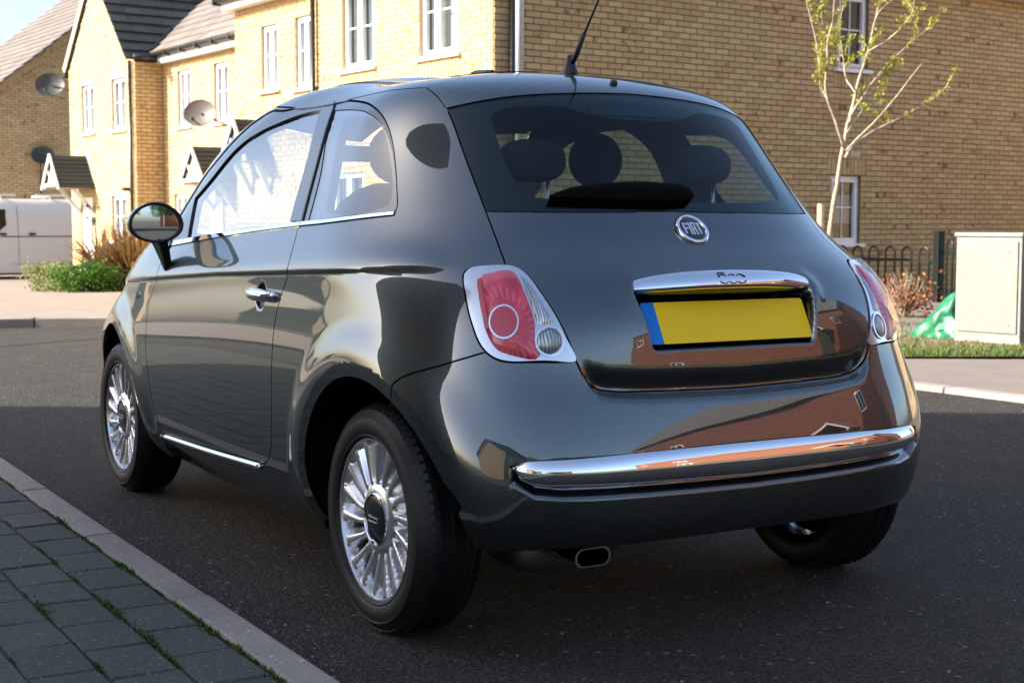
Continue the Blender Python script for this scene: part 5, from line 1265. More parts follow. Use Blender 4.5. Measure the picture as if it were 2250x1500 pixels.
        m = MB(); m.lathe(prof, 96, np.eye(3), (0, 0, 0))
        # shoulder blocks
        for i in range(72):
            t = 2*math.pi*i/72; Mx = np.stack([np.array([math.cos(t), math.sin(t), 0]), np.array([-math.sin(t), math.cos(t), 0]), np.array([0, 0, 1.])], 1)
            for sz in (1, -1): m.box(Mx@np.array([.2832, 0, sz*.0625]), (.0115, .0170, .026), Mx@np.array([[math.cos(.5*sz), 0, -math.sin(.5*sz)], [0, 1, 0], [math.sin(.5*sz), 0, math.cos(.5*sz)]]))
        out['tyre'] = (np.vstack(m.V), m.F)
        # rim barrel + lip
        m = MB(); m.lathe([(.207, .070), (.2085, .078), (.206, .0815), (.202, .081), (.199, .074), (.196, .060), (.192, .02), (.190, -.07)], 96, np.eye(3), (0, 0, 0))
        # turbine face
        nr = 20; nt = NS*24; rs = np.linspace(.088, .199, nr); V = []
        for r in rs:
            q = (r-.088)/.111
            for j in range(nt):
                th = 2*math.pi*j/nt; u = (th*NS/(2*math.pi)+.55*q*(1-.35*q)) % 1.0
                if u < .34: h = .0015*math.sin(math.pi*u/.34)
                elif u < .46: t = (u-.34)/.12; h = -.030*t*t*(3-2*t)
                else: t = (u-.46)/.54; h = -.030*(1-t**1.6)
                fade = min(1, q/.16)*min(1, (1-q)/.05+.12); fade = max(0, min(1, fade))
                V.append((r*math.cos(th), r*math.sin(th), .066+.010*q+h*fade))
        F = []
        for i in range(nr-1):
            q = (i+.5)/(nr-1)
            for j in range(nt):
                u = ((j+.5)*NS/nt+.55*q*(1-.35*q)) % 1.0
                if .43 < u < .70 and .42 < q < .94: continue
                F.append((i*nt+j, i*nt+(j+1) % nt, (i+1)*nt+(j+1) % nt, (i+1)*nt+j))
        m.add(V, F); m.lathe([(.089, .066), (.080, .071), (.070, .072), (.067, .069)], 64, np.eye(3), (0, 0, 0))
        out['rim'] = (np.vstack(m.V), m.F)
        m = MB(); m.lathe([(.0675, .066), (.0670, .076), (.0645, .078), (.0625, .074)], 64, np.eye(3), (0, 0, 0)); out['cap_ring'] = (np.vstack(m.V), m.F)
        m = MB(); m.lathe([(.0630, .073), (.050, .0765), (.025, .0785), (.0001, .079)], 48, np.eye(3), (0, 0, 0)); out['hub_cap'] = (np.vstack(m.V), m.F)
        m = MB(); m.lathe([(.185, -.02), (.06, -.02), (.0001, -.02)], 40, np.eye(3), (0, 0, 0)); out['brake_disc'] = (np.vstack(m.V), m.F)
        return out
    WM = wheel_meshes(); shared = {}
    mats = dict(tyre='tyre_rubber', rim='alloy', cap_ring='chrome', hub_cap='black_gloss', brake_disc='black_void')
    for k_, (V, F) in WM.items():
        me = meshdata(k_, V, F, mats[k_], True); me.set_sharp_from_angle(angle=R(30)); shared[k_] = me
        bm = bmesh.new(); bm.from_mesh(me); bmesh.ops.recalc_face_normals(bm, faces=bm.faces); bm.to_mesh(me); bm.free()
    for yc in (0., 2.3):
        for sg in (-1, 1):
            w = empty('wheel', (sg*.7035, yc, .2875), car)
            w.rotation_euler = (0, sg*math.pi/2, 0); w.rotation_mode = 'XYZ'
            spin = bpy.data.objects
            for k_, me in shared.items():
                o = bpy.data.objects.new(k_, me); COL.objects.link(o); o.parent = w
                if k_ in ('rim',): o.rotation_euler = (0, 0, R(7 if yc else 0))
            if sg < 0: logo500((sg*.784, yc, .289), (0, -1, 0), (0, 0, 1), (-1, 0, 0), .055, 'satin_silver', 'hub_mark', car, .0011)
    return car
CAR = build_car()

# ------------------------------------------------------------------ street things
def atpx(px, py, D):
    """a point D metres ahead of the camera (horizontal depth), used to set real positions in the street"""
    f = np.array([math.sin(CAM_YAW), math.cos(CAM_YAW), 0]); d = _fw*3187+_rt*(px-1125)-_up*(py-750); return CPX+d/(d@f)*D
# lamp post at the corner of the end house
p = atpx(1141, 400, 15.9); p[2] = 0; lpst = empty('lamp_post', p+EZ*gz(p[0], p[1])); tag(lpst, 'round galvanised steel street lamp post in front of the brick corner', 'lamp post')
m = MB(); m.tube([p-EZ*.3, p+EZ*1.4], .07, 20); m.tube([p+EZ*1.4, p+EZ*5.6], [.046, .042], 20); m.build('column', 'galvanised', lpst, True)
m = MB(); m.tube([p+EZ*5.6, p+EZ*5.8-_rt*.15, p+EZ*5.85-_rt*.5], .03, 10); m.build('outreach_arm', 'galvanised', lpst, True); m = MB(); m.box(p+EZ*5.85-_rt*.75, (.55, .22, .10), rotz(-CAM_YAW)); bevel(m.build('lantern_head', 'galvanised', lpst), .03)

# --- street tree with spring leaves
tb = atpx(1812, 640, 14.0); tb[2] = .03
tree = empty('young_tree', tb); tag(tree, 'slender young street tree with pale bark and sparse yellow green spring leaves', 'tree')
B_ = lambda pts, dd: np.array([atpx(x, y, 14.0+dd*i/(len(pts)-1)) for i, (x, y) in enumerate(pts)])
limbs = [
 ([(1812, 700), (1816, 600), (1826, 505), (1834, 450), (1844, 392), (1851, 345), (1858, 312), (1864, 272), (1870, 246), (1878, 216), (1886, 176), (1896, 144), (1908, 104), (1918, 66), (1932, 12), (1942, -40), (1950, -110)], .2, .030, .007),
 ([(1855, 322), (1848, 300), (1838, 268), (1824, 234), (1816, 204), (1815, 170), (1817, 130), (1819, 90), (1830, 48), (1834, 0), (1842, -60)], -.5, .022, .006),
 ([(1858, 345), (1872, 322), (1902, 300), (1930, 284), (1976, 262), (2020, 238), (2052, 218), (2080, 192), (2092, 165)], .7, .018, .005),
 ([(1860, 330), (1889, 298), (1914, 272), (1940, 244), (1980, 196), (2028, 136)], -.9, .013, .004),
 ([(1866, 268), (1872, 246), (1900, 200), (1916, 176), (1940, 148), (1980, 108), (2020, 74), (2048, 58)], .5, .014, .003),
 ([(1906, 112), (1930, 98), (1956, 80), (1988, 50), (2008, 16), (2012, -30)], -.4, .010, .004),
 ([(1828, 243), (1808, 198), (1800, 150), (1794, 100), (1776, 30), (1768, -10)], .6, .009, .003),
 ([(1880, 205), (1870, 190), (1858, 170), (1850, 120), (1846, 60), (1850, 10)], .5, .009, .003),
 ([(1862, 290), (1880, 262), (1900, 236), (1918, 228), (1940, 222)], .6, .007, .003),
 ([(1822, 225), (1806, 206), (1802, 170), (1804, 120), (1812, 70), (1806, 20)], -.3, .008, .003),
 ([(1915, 80), (1924, 40), (1938, 20), (1960, 0), (1975, -30)], .2, .008, .003)]
lf = MB(); cnt = 0
def leaf(m, p, l, w):
    d = np.array([random.gauss(0, 1), random.gauss(0, 1), random.gauss(0, .8)]); d /= np.linalg.norm(d); s = np.cross(d, [random.gauss(0, 1), random.gauss(0, 1), random.gauss(0, 1)]); s /= np.linalg.norm(s)
    m.add([p, p+d*l*.45+s*w, p+d*l, p+d*l*.45-s*w], [(0, 1, 2, 3)])
for i, (pts, dd, r0, r1) in enumerate(limbs):
    P = polyline(B_(pts, dd), .05); P = P+np.cumsum(RNG.normal(0, .0016, P.shape), 0); rr = np.linspace(r0, r1, len(P))
    tr_ = MB(); tr_.tube(P, rr*(1+RNG.normal(0, .05, len(P))), 9 if i == 0 else 7); tr_.build('trunk' if i == 0 else 'branch', 'bark', tree, True)
    tw = MB()
    for k in range(len(P)):
        z, px, py = seen(P[k]); fr = k/len(P)
        if fr < .25 or (i == 0 and py > 230): continue
        bare = i in (3,) and py > 135
        for _ in range(1 if random.random() < (.27 if not bare else .03) else 0):
            d = np.array([random.gauss(0, .7), random.gauss(0, .7), random.uniform(.2, 1.2)]); d /= np.linalg.norm(d); l = random.uniform(.06, .34)
            q = np.array([P[k], P[k]+d*l*.5+RNG.normal(0, .01, 3), P[k]+d*l]); tw.tube(q, [.003, .0025, .0015], 4)
            for _ in range(int(l*80)):
                t = random.uniform(.15, 1.05); c = P[k]+d*l*t
                for _ in range(3): leaf(lf, c+RNG.normal(0, .013, 3), random.uniform(.022, .052), random.uniform(.005, .012))
    if tw.n: k_ = tw.build('twigs', 'bark', tree); k_['kind'] = 'stuff'
lo = lf.build('crown', 'leaf_spring', tree); lo['kind'] = 'stuff'
m = MB(); sp = atpx(1801, 600, 14.1); sp[2] = 0; m.tube([sp, sp+EZ*1.24], [.036, .034], 12); tag(m.build('tree_stake', 'wood_stake'), 'short round pale wooden stake left of the young tree', 'stake')

# --- bow topped railings
def railing(label, A, B, zt, zb, nh, post_a=None):
    e = empty('bow_top_railing', A); tag(e, label, 'fence'); d = B-A; L = np.linalg.norm(d); d = d/L; w = L/nh
    for z in (zt-.16, zb+.12): m = MB(); m.box((A+B)/2+EZ*z, (L, .012, .035), rotz(math.atan2(d[1], d[0]))); m.build('rail', 'fence_black', e)
    for i in range(nh):
        x0 = w*(i+.22); x1 = w*(i+.78); r = (x1-x0)/2; pts = [A+d*x0+EZ*zb]+[A+d*((x0+x1)/2-r*math.cos(t))+EZ*(zt-r+r*math.sin(t)) for t in np.linspace(0, math.pi, 11)]+[A+d*x1+EZ*zb]
        m = MB(); m.tube(pts, .0135, 8); m.build('hoop', 'fence_black', e, True)
    return e
fA = atpx(1800, 560, 19.5); fB = atpx(2050, 560, 18.0); fA[2] = fB[2] = 0
railing('black bow topped railing between the car and the square fence post', fA, fB, .76, -.06, 7)
fC = atpx(2076, 560, 17.9); fD = atpx(2300, 560, 15.6); fC[2] = fD[2] = 0
railing('black bow topped railing running behind the grey cabinet', fC, fD, .86, .0, 9)
pp = (fB+fC)/2; m = MB(); m.box(pp+EZ*.42, (.10, .10, 1.06), rotz(-.2)); m.box(pp+EZ*.955, (.115, .115, .02), rotz(-.2)); tag(bevel(m.build('fence_post', 'fence_black'), .006), 'square black steel fence post standing taller than the railings', 'post')

# --- grey telecoms cabinet
cA = np.array([7.22, 5.40, .0]); cB = np.array([7.30, 4.78, .0]); cd = cB-cA; cw = np.linalg.norm(cd); cd /= cw; cn = np.array([cd[1], -cd[0], 0]); cn = -cn if cn[0] > 0 else cn; Mc = np.stack([cd, cn, EZ], 1); dep = .34
cz0 = khe(5)-.03
cab = empty('telecom_cabinet', (cA+cB)/2-cn*dep/2+EZ*cz0); tag(cab, 'pale grey steel roadside cabinet on the grass verge', 'cabinet')
cc = (cA+cB)/2-cn*dep/2
m = MB(); m.box(cc+EZ*(cz0+.48), (cw, dep, .88), Mc); bevel(m.build('casing', 'cabinet_side', cab), .006)
m = MB(); m.box(cc+EZ*(cz0+.935), (cw+.03, dep+.03, .035), Mc); bevel(m.build('lid', 'cabinet_side', cab), .008)
m = MB(); m.box(cc+cn*(dep/2+.006)+EZ*(cz0+.50), (cw-.055, .014, .76), Mc); bevel(m.build('door_panel', 'cabinet_grey', cab), .005)
m = MB(); m.box(cc+EZ*(cz0+.03), (cw+.012, dep+.012, .08), Mc); m.build('plinth', 'kerb_concrete', cab)
for dx, dz in ((.20, .80), (.13, .755), (.205, .20)):
    m = MB(); m.lathe([(.013, 0), (.013, .006), (.0001, .008)], 12, np.stack([cd, EZ, cn], 1), cc+cd*dx+cn*(dep/2+.013)+EZ*(cz0+dz)); m.build('lock', 'galvanised', cab)
# --- green bag
bp = np.array([7.36, 5.70, khe(5.5)]); bag = empty('plastic_bag', bp); tag(bag, 'crumpled green plastic carrier bag leaning on the grey cabinet', 'bag')
V = []; nu, nv = 40, 22
for j in range(nv):
    t = j/(nv-1); z = .40*t
    for i in range(nu):
        w = 2*math.pi*i/nu; r = (.20*(1-t)**.75+.018)*(1+.16*math.sin(3*w+5*t)+.10*math.sin(7*w-9*t)+.05*math.sin(13*w+20*t)); a_ = bp+np.array([0, 0, z])+cd*(.17*t**1.1+r*math.cos(w)*1.15)+cn*(r*math.sin(w)*.75)
        V.append(a_)
m = MB(); m.add(V, [(j*nu+i, j*nu+(i+1) % nu, (j+1)*nu+(i+1) % nu, (j+1)*nu+i) for j in range(nv-1) for i in range(nu)]+[tuple((nv-1)*nu+i for i in range(nu))]); m.build('bag_skin', 'bag_green', bag, True)
pr = MB(); pc_ = [V[j*nu+i] for j in range(3, 11) for i in range(3, 8)]; C_ = np.mean(V, 0)
m = MB(); sel = [(j, i) for j in range(4, 10) for i in range(4, 9)]; idx = {}; VV = []
for j in range(4, 11):
    for i in range(4, 10): idx[(j, i)] = len(VV); q = V[j*nu+i]; o_ = q-np.array([C_[0], C_[1], q[2]]); VV.append(q+o_/np.linalg.norm(o_)*.004)
m.add(VV, [(idx[(j, i)], idx[(j, i+1)], idx[(j+1, i+1)], idx[(j+1, i)]) for j, i in sel]); m.build('bag_print', 'bag_print', bag, True)

# --- verge: soil, grass, dry shrub
vg = np.array([(5.35, 4.95), (5.67, 4.50), (6.46, 4.05), (7.9, 3.1), (9.6, 2.2), (11.5, 5), (11.5, 10.6), (6.3, 10.6), (5.6, 8.6), (5.3, 6.6)])
V = [(*q, khe(5)+.006) for q in vg]; struct(obj('verge_soil', V, [tuple(range(len(V)))], 'soil', at=(0, 0, 0)))
def fg():
    while True:
        x = random.uniform(5.2, 9.4); y = random.uniform(2.2, 8.2)
        t = (x-5.67)*.49+(y-4.48)*.87                                   # distance from the footway edge
        pr_ = 1.0 if t < .45 else (.35 if t < .9 else .12)
        if inside(vg, np.array([[x, y]]))[0] and random.random() < pr_: return (x, y, khe(5), random.uniform(.6, 1.3))
struct(tufts(26000, fg, .015, .06, .0035).build('verge_grass', 'leaf_grass'), 'stuff')
def bush(name, label, cat, c, r, n, mats, ll, lw, stems=30, group=None, shape=None):
    e = empty(name, c); tag(e, label, cat, group); m = MB(); st = MB()
    cl = [np.array([random.gauss(0, .5), random.gauss(0, .5), random.uniform(.15, 1)]) for _ in range(60)]
    for _ in range(n):
        k = random.choice(cl); q = k+RNG.normal(0, .16, 3); q = q*np.array(r)*.72; q[2] = max(q[2], .01); leaf(m, np.asarray(c)+q, random.uniform(.6, 1.2)*ll, lw*random.uniform(.6, 1.2))
    o = m.build('foliage', mats, e); o['kind'] = 'stuff'
    for _ in range(stems):
        a = random.uniform(0, 6.28); t = random.uniform(.1, .8); l = random.uniform(.5, 1.05)
        d = np.array([math.cos(a)*math.sin(t)*r[0], math.sin(a)*math.sin(t)*r[1], math.cos(t)*r[2]])*l; st.tube([np.asarray(c), np.asarray(c)+d*.5+RNG.normal(0, .03, 3)*r[2], np.asarray(c)+d], [.006, .004, .002], 5)
    if stems: o = st.build('stems', 'bark', e); o['kind'] = 'stuff'
    return e
q = atpx(1985, 720, 15.2); q[2] = khe(6)
bush('dry_shrub', 'dry brown leaved shrub in front of the railings beside the car', 'shrub', q, (.42, .42, .52), 620, 'leaf_brown', .055, .016, 70)
# --- planting by the white door
def flax(label, c, n, hgt, lean, group):
    e = empty('flax_plant', c); tag(e, label, 'plant', group); m = MB()
    for _ in range(n):
        a = random.gauss(lean, 1.0) if random.random() < .7 else random.uniform(0, 6.28); t = abs(random.gauss(.55, .32)); l = hgt*random.uniform(.6, 1.15); w = random.uniform(.012, .024)
        b = np.asarray(c)+np.array([random.gauss(0, .10), random.gauss(0, .10), 0]); h = np.array([math.cos(a), math.sin(a), 0]); s = np.array([-h[1], h[0], 0]); P = []
        for u in np.linspace(0, 1, 6):
            th = t*(.35+1.0*u); P.append((b+h*l*u*math.sin(th)+EZ*l*u*math.cos(th), w*(1-u**3)+.001))
        V = []
        for p_, ww in P: V += [p_-s*ww, p_+s*ww]
        m.add(V, [(2*i, 2*i+1, 2*i+3, 2*i+2) for i in range(5)])
    o = m.build('leaves', 'leaf_flax', e); o['kind'] = 'stuff'; return e
def gp(px, py, D): q = atpx(px, py, D); q[2] = khe(12)+gz(q[0], q[1])-.01; return q
flax('bronze leaved flax clump nearest the car beside the black downpipe', gp(292, 650, 22.2), 260, 1.15, 2.6, None)
flax('bronze flax clump in front of the white front door', gp(232, 640, 24.2), 230, 1.05, 3.0, None)
bush('green_bush', 'bright green low bush at the front of the planting', 'shrub', gp(200, 655, 21.6), (.62, .5, .50), 5200, 'leaf_green', .05, .018, 20)
bush('silver_bush', 'silvery grey green low bush at the left end of the planting', 'shrub', gp(112, 640, 23.6), (.55, .5, .55), 3800, 'leaf_grey', .05, .018, 20)
bush('grey_bush', 'pale grey leaved low bush between the silver and the bright green ones', 'shrub', gp(150, 652, 22.4), (.45, .4, .42), 2600, 'leaf_grey', .045, .016, 14)

# --- white panel van
def van():
    o0 = atpx(292, 540, 37.0); o0[2] = gz(o0[0], o0[1])+.06; X = -EX; Y = EY     # along the van towards its nose, across
    e = empty('panel_van', o0+X*2.4); tag(e, 'white panel van parked on the drive at the far left', 'van')
    W = 1.9; P = lambda x, y, z: o0+X*x+Y*y+EZ*z
    sec = [(0, .18), (0, .30), (-.02, .62), (-.025, .95), (-.01, 1.10), (.04, 1.55), (.10, 1.80), (.22, 1.93), (.5, 1.98), (.95, 1.99)]
    sec = [(y, z) for y, z in sec]+[(W-y, z) for y, z in reversed(sec[:-1])]
    st = [(0, 1.0, 0), (.05, 1.0, 0), (3.3, 1.0, 0), (3.9, .985, 0), (4.45, .72, 0), (4.9, .60, 0), (5.15, .45, 0)]
    n = len(sec); V = []
    for x, f, _ in st:
        for y, z in sec: V.append(P(x, y, .18+(z-.18)*f))
    m = MB(); m.add(V, [(i*n+j, i*n+j+1, (i+1)*n+j+1, (i+1)*n+j) for i in range(len(st)-1) for j in range(n-1)]+[tuple(range(n))[::-1], tuple((len(st)-1)*n+j for j in range(n))]); smoothby(fixnormals(m.build('body', 'van_white', e)), 30)
    def sd(x, z): return np.interp(z, [s_[1] for s_ in sec[:9]], [s_[0] for s_ in sec[:9]])
    m = MB(); m.prism([P(x, sd(x, z)-.012, z) for x, z in ((3.16, 1.34), (3.40, 1.14), (4.05, 1.14), (3.95, 1.36), (3.62, 1.70), (3.16, 1.72))], EY*.02); fixnormals(m.build('cab_window', 'black_gloss', e))
    for x in (1.45, 2.88, 4.0): m = MB(); m.tube([P(x, sd(x, z)-.001, z) for z in (.35, .62, .95, 1.1, 1.55, 1.80)], .006, 4); m.build('door_seam', 'black_plastic', e)
    m = MB(); m.tube([P(x, sd(x, 1.06)-.004, 1.06) for x in (.05, 3.3)], .012, 4); m.build('slide_rail', 'black_plastic', e); m = MB(); m.box(P(1.6, -.03, .45), (3.0, .03, .05), rotz(HT)); m.build('side_moulding', 'van_white', e)
    for x in (2.55, 3.25): m = MB(); m.box(P(x, sd(x, 1.05)-.02, 1.12), (.16, .03, .05), rotz(HT)); m.build('door_handle', 'black_plastic', e)
    for x in (.3, 2.0, 3.2): m = MB(); m.tube([P(x, .25, 2.05), P(x+.0, W-.25, 2.05)], .022, 8); m.tube([P(x, .25, 1.93), P(x, .25, 2.06)], .02, 6); m.tube([P(x-.35, .25, 2.06), P(x+.35, .25, 2.06)], .024, 8); m.build('roof_bar', 'white_paint', e)
    for x in (.95, 4.2):
        for y in (.02, W-.02): m = MB(); m.lathe([(.001, -.1), (.33, -.1), (.33, .1), (.2, .11), (.001, .09)], 28, np.stack([EX, EZ, -EY], 1), P(x, y+(.08 if y < 1 else -.08), .27)); m.build('wheel', 'tyre_rubber', e, True)
    m = MB(); m.box(P(2.5, W/2, .22), (4.6, W-.3, .16), rotz(HT)); m.build('underbody', 'black_void', e)
van()

# ------------------------------------------------------------------ the rest of the street: out of frame, it shades the car and stands in its reflections
def brickfar(name, c1, c2, mo):
    m, nt, b = newmat(name); t = node(nt, 'ShaderNodeTexBrick'); setin(t, Scale=1.0)
    t.inputs['Color1'].default_value = (*c1, 1); t.inputs['Color2'].default_value = (*c2, 1); t.inputs['Mortar'].default_value = (*mo, 1)
    t.inputs['Mortar Size'].default_value = .008; t.inputs['Brick Width'].default_value = .225; t.inputs['Row Height'].default_value = .075
    u = node(nt, 'ShaderNodeUVMap'); nt.links.new(u.outputs[0], t.inputs['Vector']); nt.links.new(t.outputs['Color'], b.inputs['Base Color']); setin(b, Roughness=.9)
brickfar('brick_far_red', (.13, .034, .016), (.165, .048, .022), (.12, .06, .04)); brickfar('brick_far_cream', (.44, .32, .18), (.48, .35, .21), (.2, .15, .09)); brickfar('brick_far_brown', (.24, .19, .15), (.29, .23, .18), (.20, .17, .14))
def uvwall(name, quadp, mat, par):
    """one wall quad (bottom-left, bottom-right, top-right, top-left) with metric UVs"""
    o = obj(name, quadp, [tuple(range(len(quadp)))], mat, par); me = o.data; uv = me.uv_layers.new(name='UVMap'); q = np.asarray(quadp, float); d = q[1]-q[0]; d /= np.linalg.norm(d)
    for lp in me.loops: v = q[lp.vertex_index]; uv.data[lp.index].uv = ((v-q[0])@d, v[2])
    return o
def far_house(name, label, org, d, n, length, depth, eave, ridge, wallm, roofm, gable_front=False, wins=(), z0=-.5, over=.25):
    """plain house: walls, pitched roof, windows on its front (org = left end of the front, d along it, n outward)"""
    e = empty(name, org); tag(e, label, 'house'); d = np.asarray(d, float); n = np.asarray(n, float)
    P = lambda s, b, z: np.asarray(org)*[1, 1, 0]+d*s-n*b+EZ*z
    if gable_front:
        uvwall('wall', [P(0, 0, z0), P(length, 0, z0), P(length, 0, eave), P(length/2, 0, ridge), P(0, 0, eave)], wallm, e); uvwall('wall', [P(length, depth, z0), P(0, depth, z0), P(0, depth, eave), P(length/2, depth, ridge), P(length, depth, eave)], wallm, e)
        uvwall('wall', [P(0, depth, z0), P(0, 0, z0), P(0, 0, eave), P(0, depth, eave)], wallm, e); uvwall('wall', [P(length, 0, z0), P(length, depth, z0), P(length, depth, eave), P(length, 0, eave)], wallm, e)
        sl = (ridge-eave)/(length/2)
        for s0, s1 in ((-over, length/2), (length+over, length/2)): m = MB(); m.prism([P(s0, -over, eave-over*sl), P(s0, depth+over, eave-over*sl), P(s1, depth+over, ridge), P(s1, -over, ridge)], EZ*.12); fixnormals(m.build('roof', roofm, e))
    else:
        uvwall('wall', [P(0, 0, z0), P(length, 0, z0), P(length, 0, eave), P(0, 0, eave)], wallm, e); uvwall('wall', [P(length, depth, z0), P(0, depth, z0), P(0, depth, eave), P(length, depth, eave)], wallm, e)
        uvwall('wall', [P(0, depth, z0), P(0, 0, z0), P(0, 0, eave), P(0, depth/2, ridge), P(0, depth, eave)], wallm, e); uvwall('wall', [P(length, 0, z0), P(length, depth, z0), P(length, depth, eave), P(length, depth/2, ridge), P(length, 0, eave)], wallm, e)
        sl = (ridge-eave)/(depth/2)
        for b0, b1 in ((-over, depth/2), (depth+over, depth/2)): m = MB(); m.prism([P(-over, b0, eave-over*sl), P(length+over, b0, eave-over*sl), P(length+over, b1, ridge), P(-over, b1, ridge)], EZ*.12); fixnormals(m.build('roof', roofm, e))
    for (s, z, w, h) in wins:
        we = empty('window', P(s, 0, z), e); m = MB(); M = np.stack([d, n, EZ], 1)
        m.box(P(s, -.02, z+h/2), (w, .06, h), M); m.build('frame', 'upvc', we)
        for k in (-1, 1): m = MB(); m.box(P(s+k*w*.24, -.035, z+h/2), (w*.40, .05, h-.16), M); m.build('pane', 'black_gloss', we)
    return e, P
# tall house on the left whose gable throws the shadow over the car
A0 = np.array([-9.82, 8.19, 0]); B0 = np.array([-5.6, .5, 0]); E0 = np.array([-5.75, -1.6, 0])
def block(name, label, a, b, za, zb, depth, back):
    e = empty(name, (a+b)/2); tag(e, label, 'house'); d = (b-a)/np.linalg.norm(b-a); n = np.array([-d[1], d[0], 0]); n = n if n[0] > 0 else -n; k = -n*depth
    uvwall('wall', [a-EZ*.5, b-EZ*.5, b+EZ*zb, a+EZ*za], 'brick_far_brown', e); uvwall('wall', [b+k-EZ*.5, a+k-EZ*.5, a+k+EZ*(za+back), b+k+EZ*(zb+back)], 'brick_far_brown', e)
    uvwall('wall', [a+k-EZ*.5, a-EZ*.5, a+EZ*za, a+k+EZ*(za+back)], 'brick_far_brown', e); uvwall('wall', [b-EZ*.5, b+k-EZ*.5, b+k+EZ*(zb+back), b+EZ*zb], 'brick_far_brown', e)
    m = MB(); m.prism([a+EZ*za, b+EZ*zb, b+k+EZ*(zb+back), a+k+EZ*(za+back)], EZ*.02); fixnormals(m.build('roof', 'roof_tile_dark', e)); return e
block('gabled_block', 'tall brown brick house left of the road, mirrored dark in the car flank', A0, B0, 5.0, 13.0, 5.5, -.8)
block('terrace_block', 'narrow brown brick block joined to the tall house left of the road', B0+np.array([-.02, -.02, 0]), E0, 13.0, 13.0, 6.0, .0)
# sunlit red brick row behind the camera on the right, mirrored in the bumper
e, P = far_house('red_terrace', 'sunlit red brick terrace behind the camera, mirrored in the rear bumper', np.array([9.2, -4.5, 0]), np.array([0, -1., 0]), np.array([-1., 0, 0]), 15, 8, 5.1, 8.2, 'brick_far_red', 'roof_tile_brown', False, [(1.4, 3.0, .6, .9), (9.5, 3.0, .8, .9), (9.5, .7, .8, .9), (13.5, 3.0, .8, .9)])
def far_porch(P, s, e_):
    e = empty('porch_canopy', P(s, -.5, 2.3), e_)
    for k in (-1, 1): m = MB(); m.prism([P(s+k*1.0, -1.0, 2.25), P(s, -1.0, 2.95), P(s, 0, 2.95), P(s+k*1.0, 0, 2.25)], EZ*.06); fixnormals(m.build('canopy_roof', 'roof_tile_brown', e)); m = MB(); m.prism([P(s+k*1.0, -1.04, 2.18), P(s, -1.04, 2.90), P(s, -1.04, 3.02), P(s+k*1.0, -1.04, 2.30)], np.array([-.04, 0, 0])); fixnormals(m.build('barge_board', 'white_paint', e)); m = MB(); m.box(P(s+k*.75, -.5, 2.2), (.9, .08, .1)); m.build('canopy_beam', 'white_paint', e)
    m = MB(); m.box(P(s, -.02, 1.0), (.08, .95, 2.1)); m.build('front_door', 'room_dark', e)
far_porch(P, 3.3, e)
def hedge(name, label, a, b, h, w, n, mat):
    m = MB(); a = np.asarray(a, float); b = np.asarray(b, float)
    for _ in range(n):
        t = random.random(); q = a+(b-a)*t+np.array([random.uniform(-w, w), random.uniform(-w, w), 0]); q[2] = h*random.random()**.6*(1+.15*math.sin(9*t)); leaf(m, q, random.uniform(.05, .11), .03)
    return tag(m.build(name, mat), label, 'hedge')
hedge('low_hedge', 'low green hedge along the foot of the red brick terrace', (7.9, -3.5, 0), (7.9, -18, 0), .75, .35, 9000, 'leaf_green')
far_house('distant_house', 'distant brick house down the road behind the camera, dark roof', np.array([2.0, -46, 0]), np.array([-1., 0, 0]), np.array([0, 1., 0]), 9, 8, 5.0, 8.3, 'brick_far_red', 'roof_tile_dark', False, [(2, 3, 1.2, 1.2), (6, 3, 1.2, 1.2)])
far_house('corner_house', 'brick house behind the camera on the left side of the road', np.array([-9.5, -24, 0]), np.array([0, 1., 0]), np.array([1., 0, 0]), 8, 8, 5.0, 8.0, 'brick_far_cream', 'roof_tile_dark', False, [(2, 3, 1.2, 1.2), (6, 3, 1.2, 1.2)])
far_house('bungalow', 'low brick bungalow ahead of the car on the left, mirrored in its door', np.array([-62., 140, 0]), np.array([.6, .8, 0]), np.array([.8, -.6, 0]), 12, 8, 2.6, 5.4, 'brick_far_cream', 'roof_tile_dark', False, [(3, .8, 1.4, 1.2), (8, .8, 1.4, 1.2)])
far_house('side_house', 'two storey brick house ahead of the car far on the left', np.array([-38., 150, 0]), np.array([.8, .6, 0]), np.array([.6, -.8, 0]), 11, 8, 4.4, 7.2, 'brick_far_cream', 'roof_tile_dark', False, [(3, 3, 1.4, 1.2), (8, 3, 1.4, 1.2)])
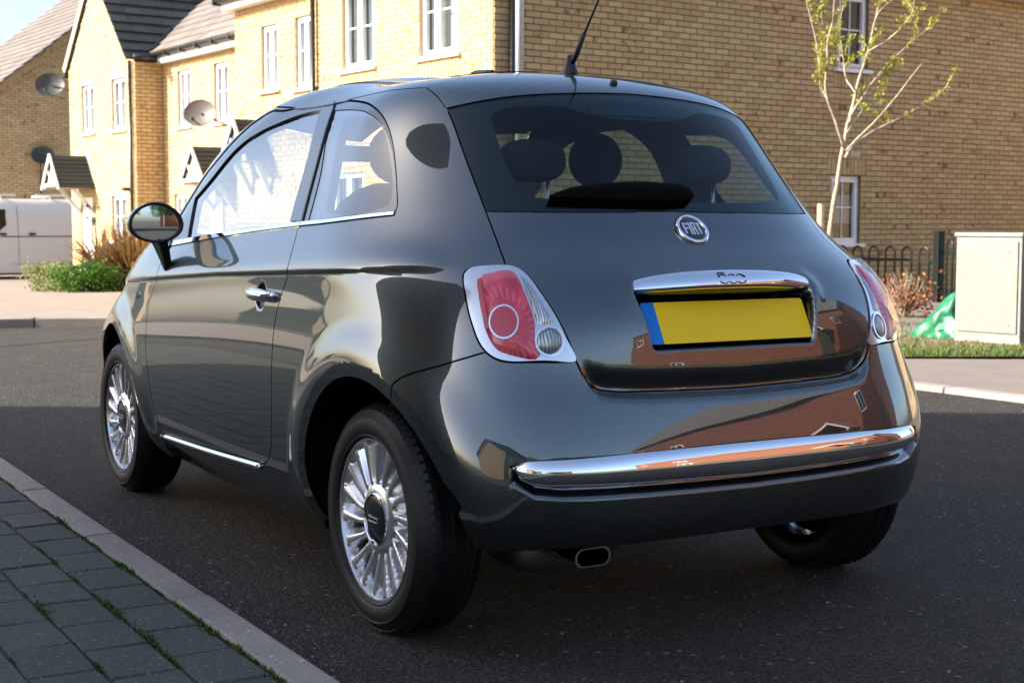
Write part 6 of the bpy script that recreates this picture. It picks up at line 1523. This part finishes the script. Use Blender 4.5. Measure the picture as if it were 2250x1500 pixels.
def far_tree(label, c, h, r, n):
    e = empty('tall_tree', c); tag(e, label, 'tree', None); c = np.asarray(c, float)
    m = MB(); m.tube([c, c+EZ*h*.35, c+EZ*h*.8], [.22, .16, .05], 10); m.build('trunk', 'bark', e, True); m = MB(); cl = [np.array([random.gauss(0, .42), random.gauss(0, .42), random.uniform(-.55, .6)]) for _ in range(50)]
    for _ in range(n): k = random.choice(cl)+RNG.normal(0, .12, 3); leaf(m, c+EZ*h*.62+k*np.array([r, r, h*.42]), random.uniform(.15, .35), .09)
    o = m.build('crown', 'leaf_dark', e); o['kind'] = 'stuff'
far_tree('leafy tree behind the camera in the middle of the street view', (-5.0, -38, 0), 7.5, 3.2, 5000)
far_tree('second leafy tree behind the camera, further left and taller', (-14, -42, 0), 9, 3.6, 5000)
far_house('right_house', 'cream brick house beyond the end house, out of frame to the right', np.array([19., 3., 0]), np.array([.2, .98, 0]), np.array([-.98, .2, 0]), 9, 8, 4.6, 7.4, 'brick_far_cream', 'roof_tile_brown', False, [(2.2, 2.9, 1.1, 1.1), (6.5, 2.9, 1.1, 1.1), (2.2, .6, 1.1, 1.1), (6.5, .6, 1.1, 1.1)])

for _n, _l, _c in (('ground', 'dark grey tarmac road surface under and around the car', 'road'), ('far_kerb', 'pale concrete kerb sweeping round the far side of the road', 'kerb'),
                   ('footway', 'light tarmac footway behind the kerb on the right', 'footway'), ('driveway_paving', 'pale pinkish paved forecourt in front of the houses', 'paving'),
                   ('road_joint', 'thin dark joint line across the sunlit road at the left', 'joint'), ('near_kerb', 'flush pale concrete kerb running along the left of the car', 'kerb'),
                   ('pavement', 'grey block paved footway in the bottom left corner', 'pavement'), ('paving_bed', 'dark jointing sand under the grey paving blocks', 'paving'),
                   ('pavers_beyond', 'grey paving blocks further along the footway', 'paving'), ('joint_moss', 'green moss growing in the joints of the block paving', 'moss'),
                   ('road_grit', 'loose pale grit scattered on the road', 'grit'), ('verge_soil', 'bare brown soil of the verge round the grey cabinet', 'soil'), ('verge_grass', 'short green grass along the edge of the verge', 'grass')):
    _o = bpy.data.objects.get(_n)
    if _o: _o['label'] = _l; _o['category'] = _c
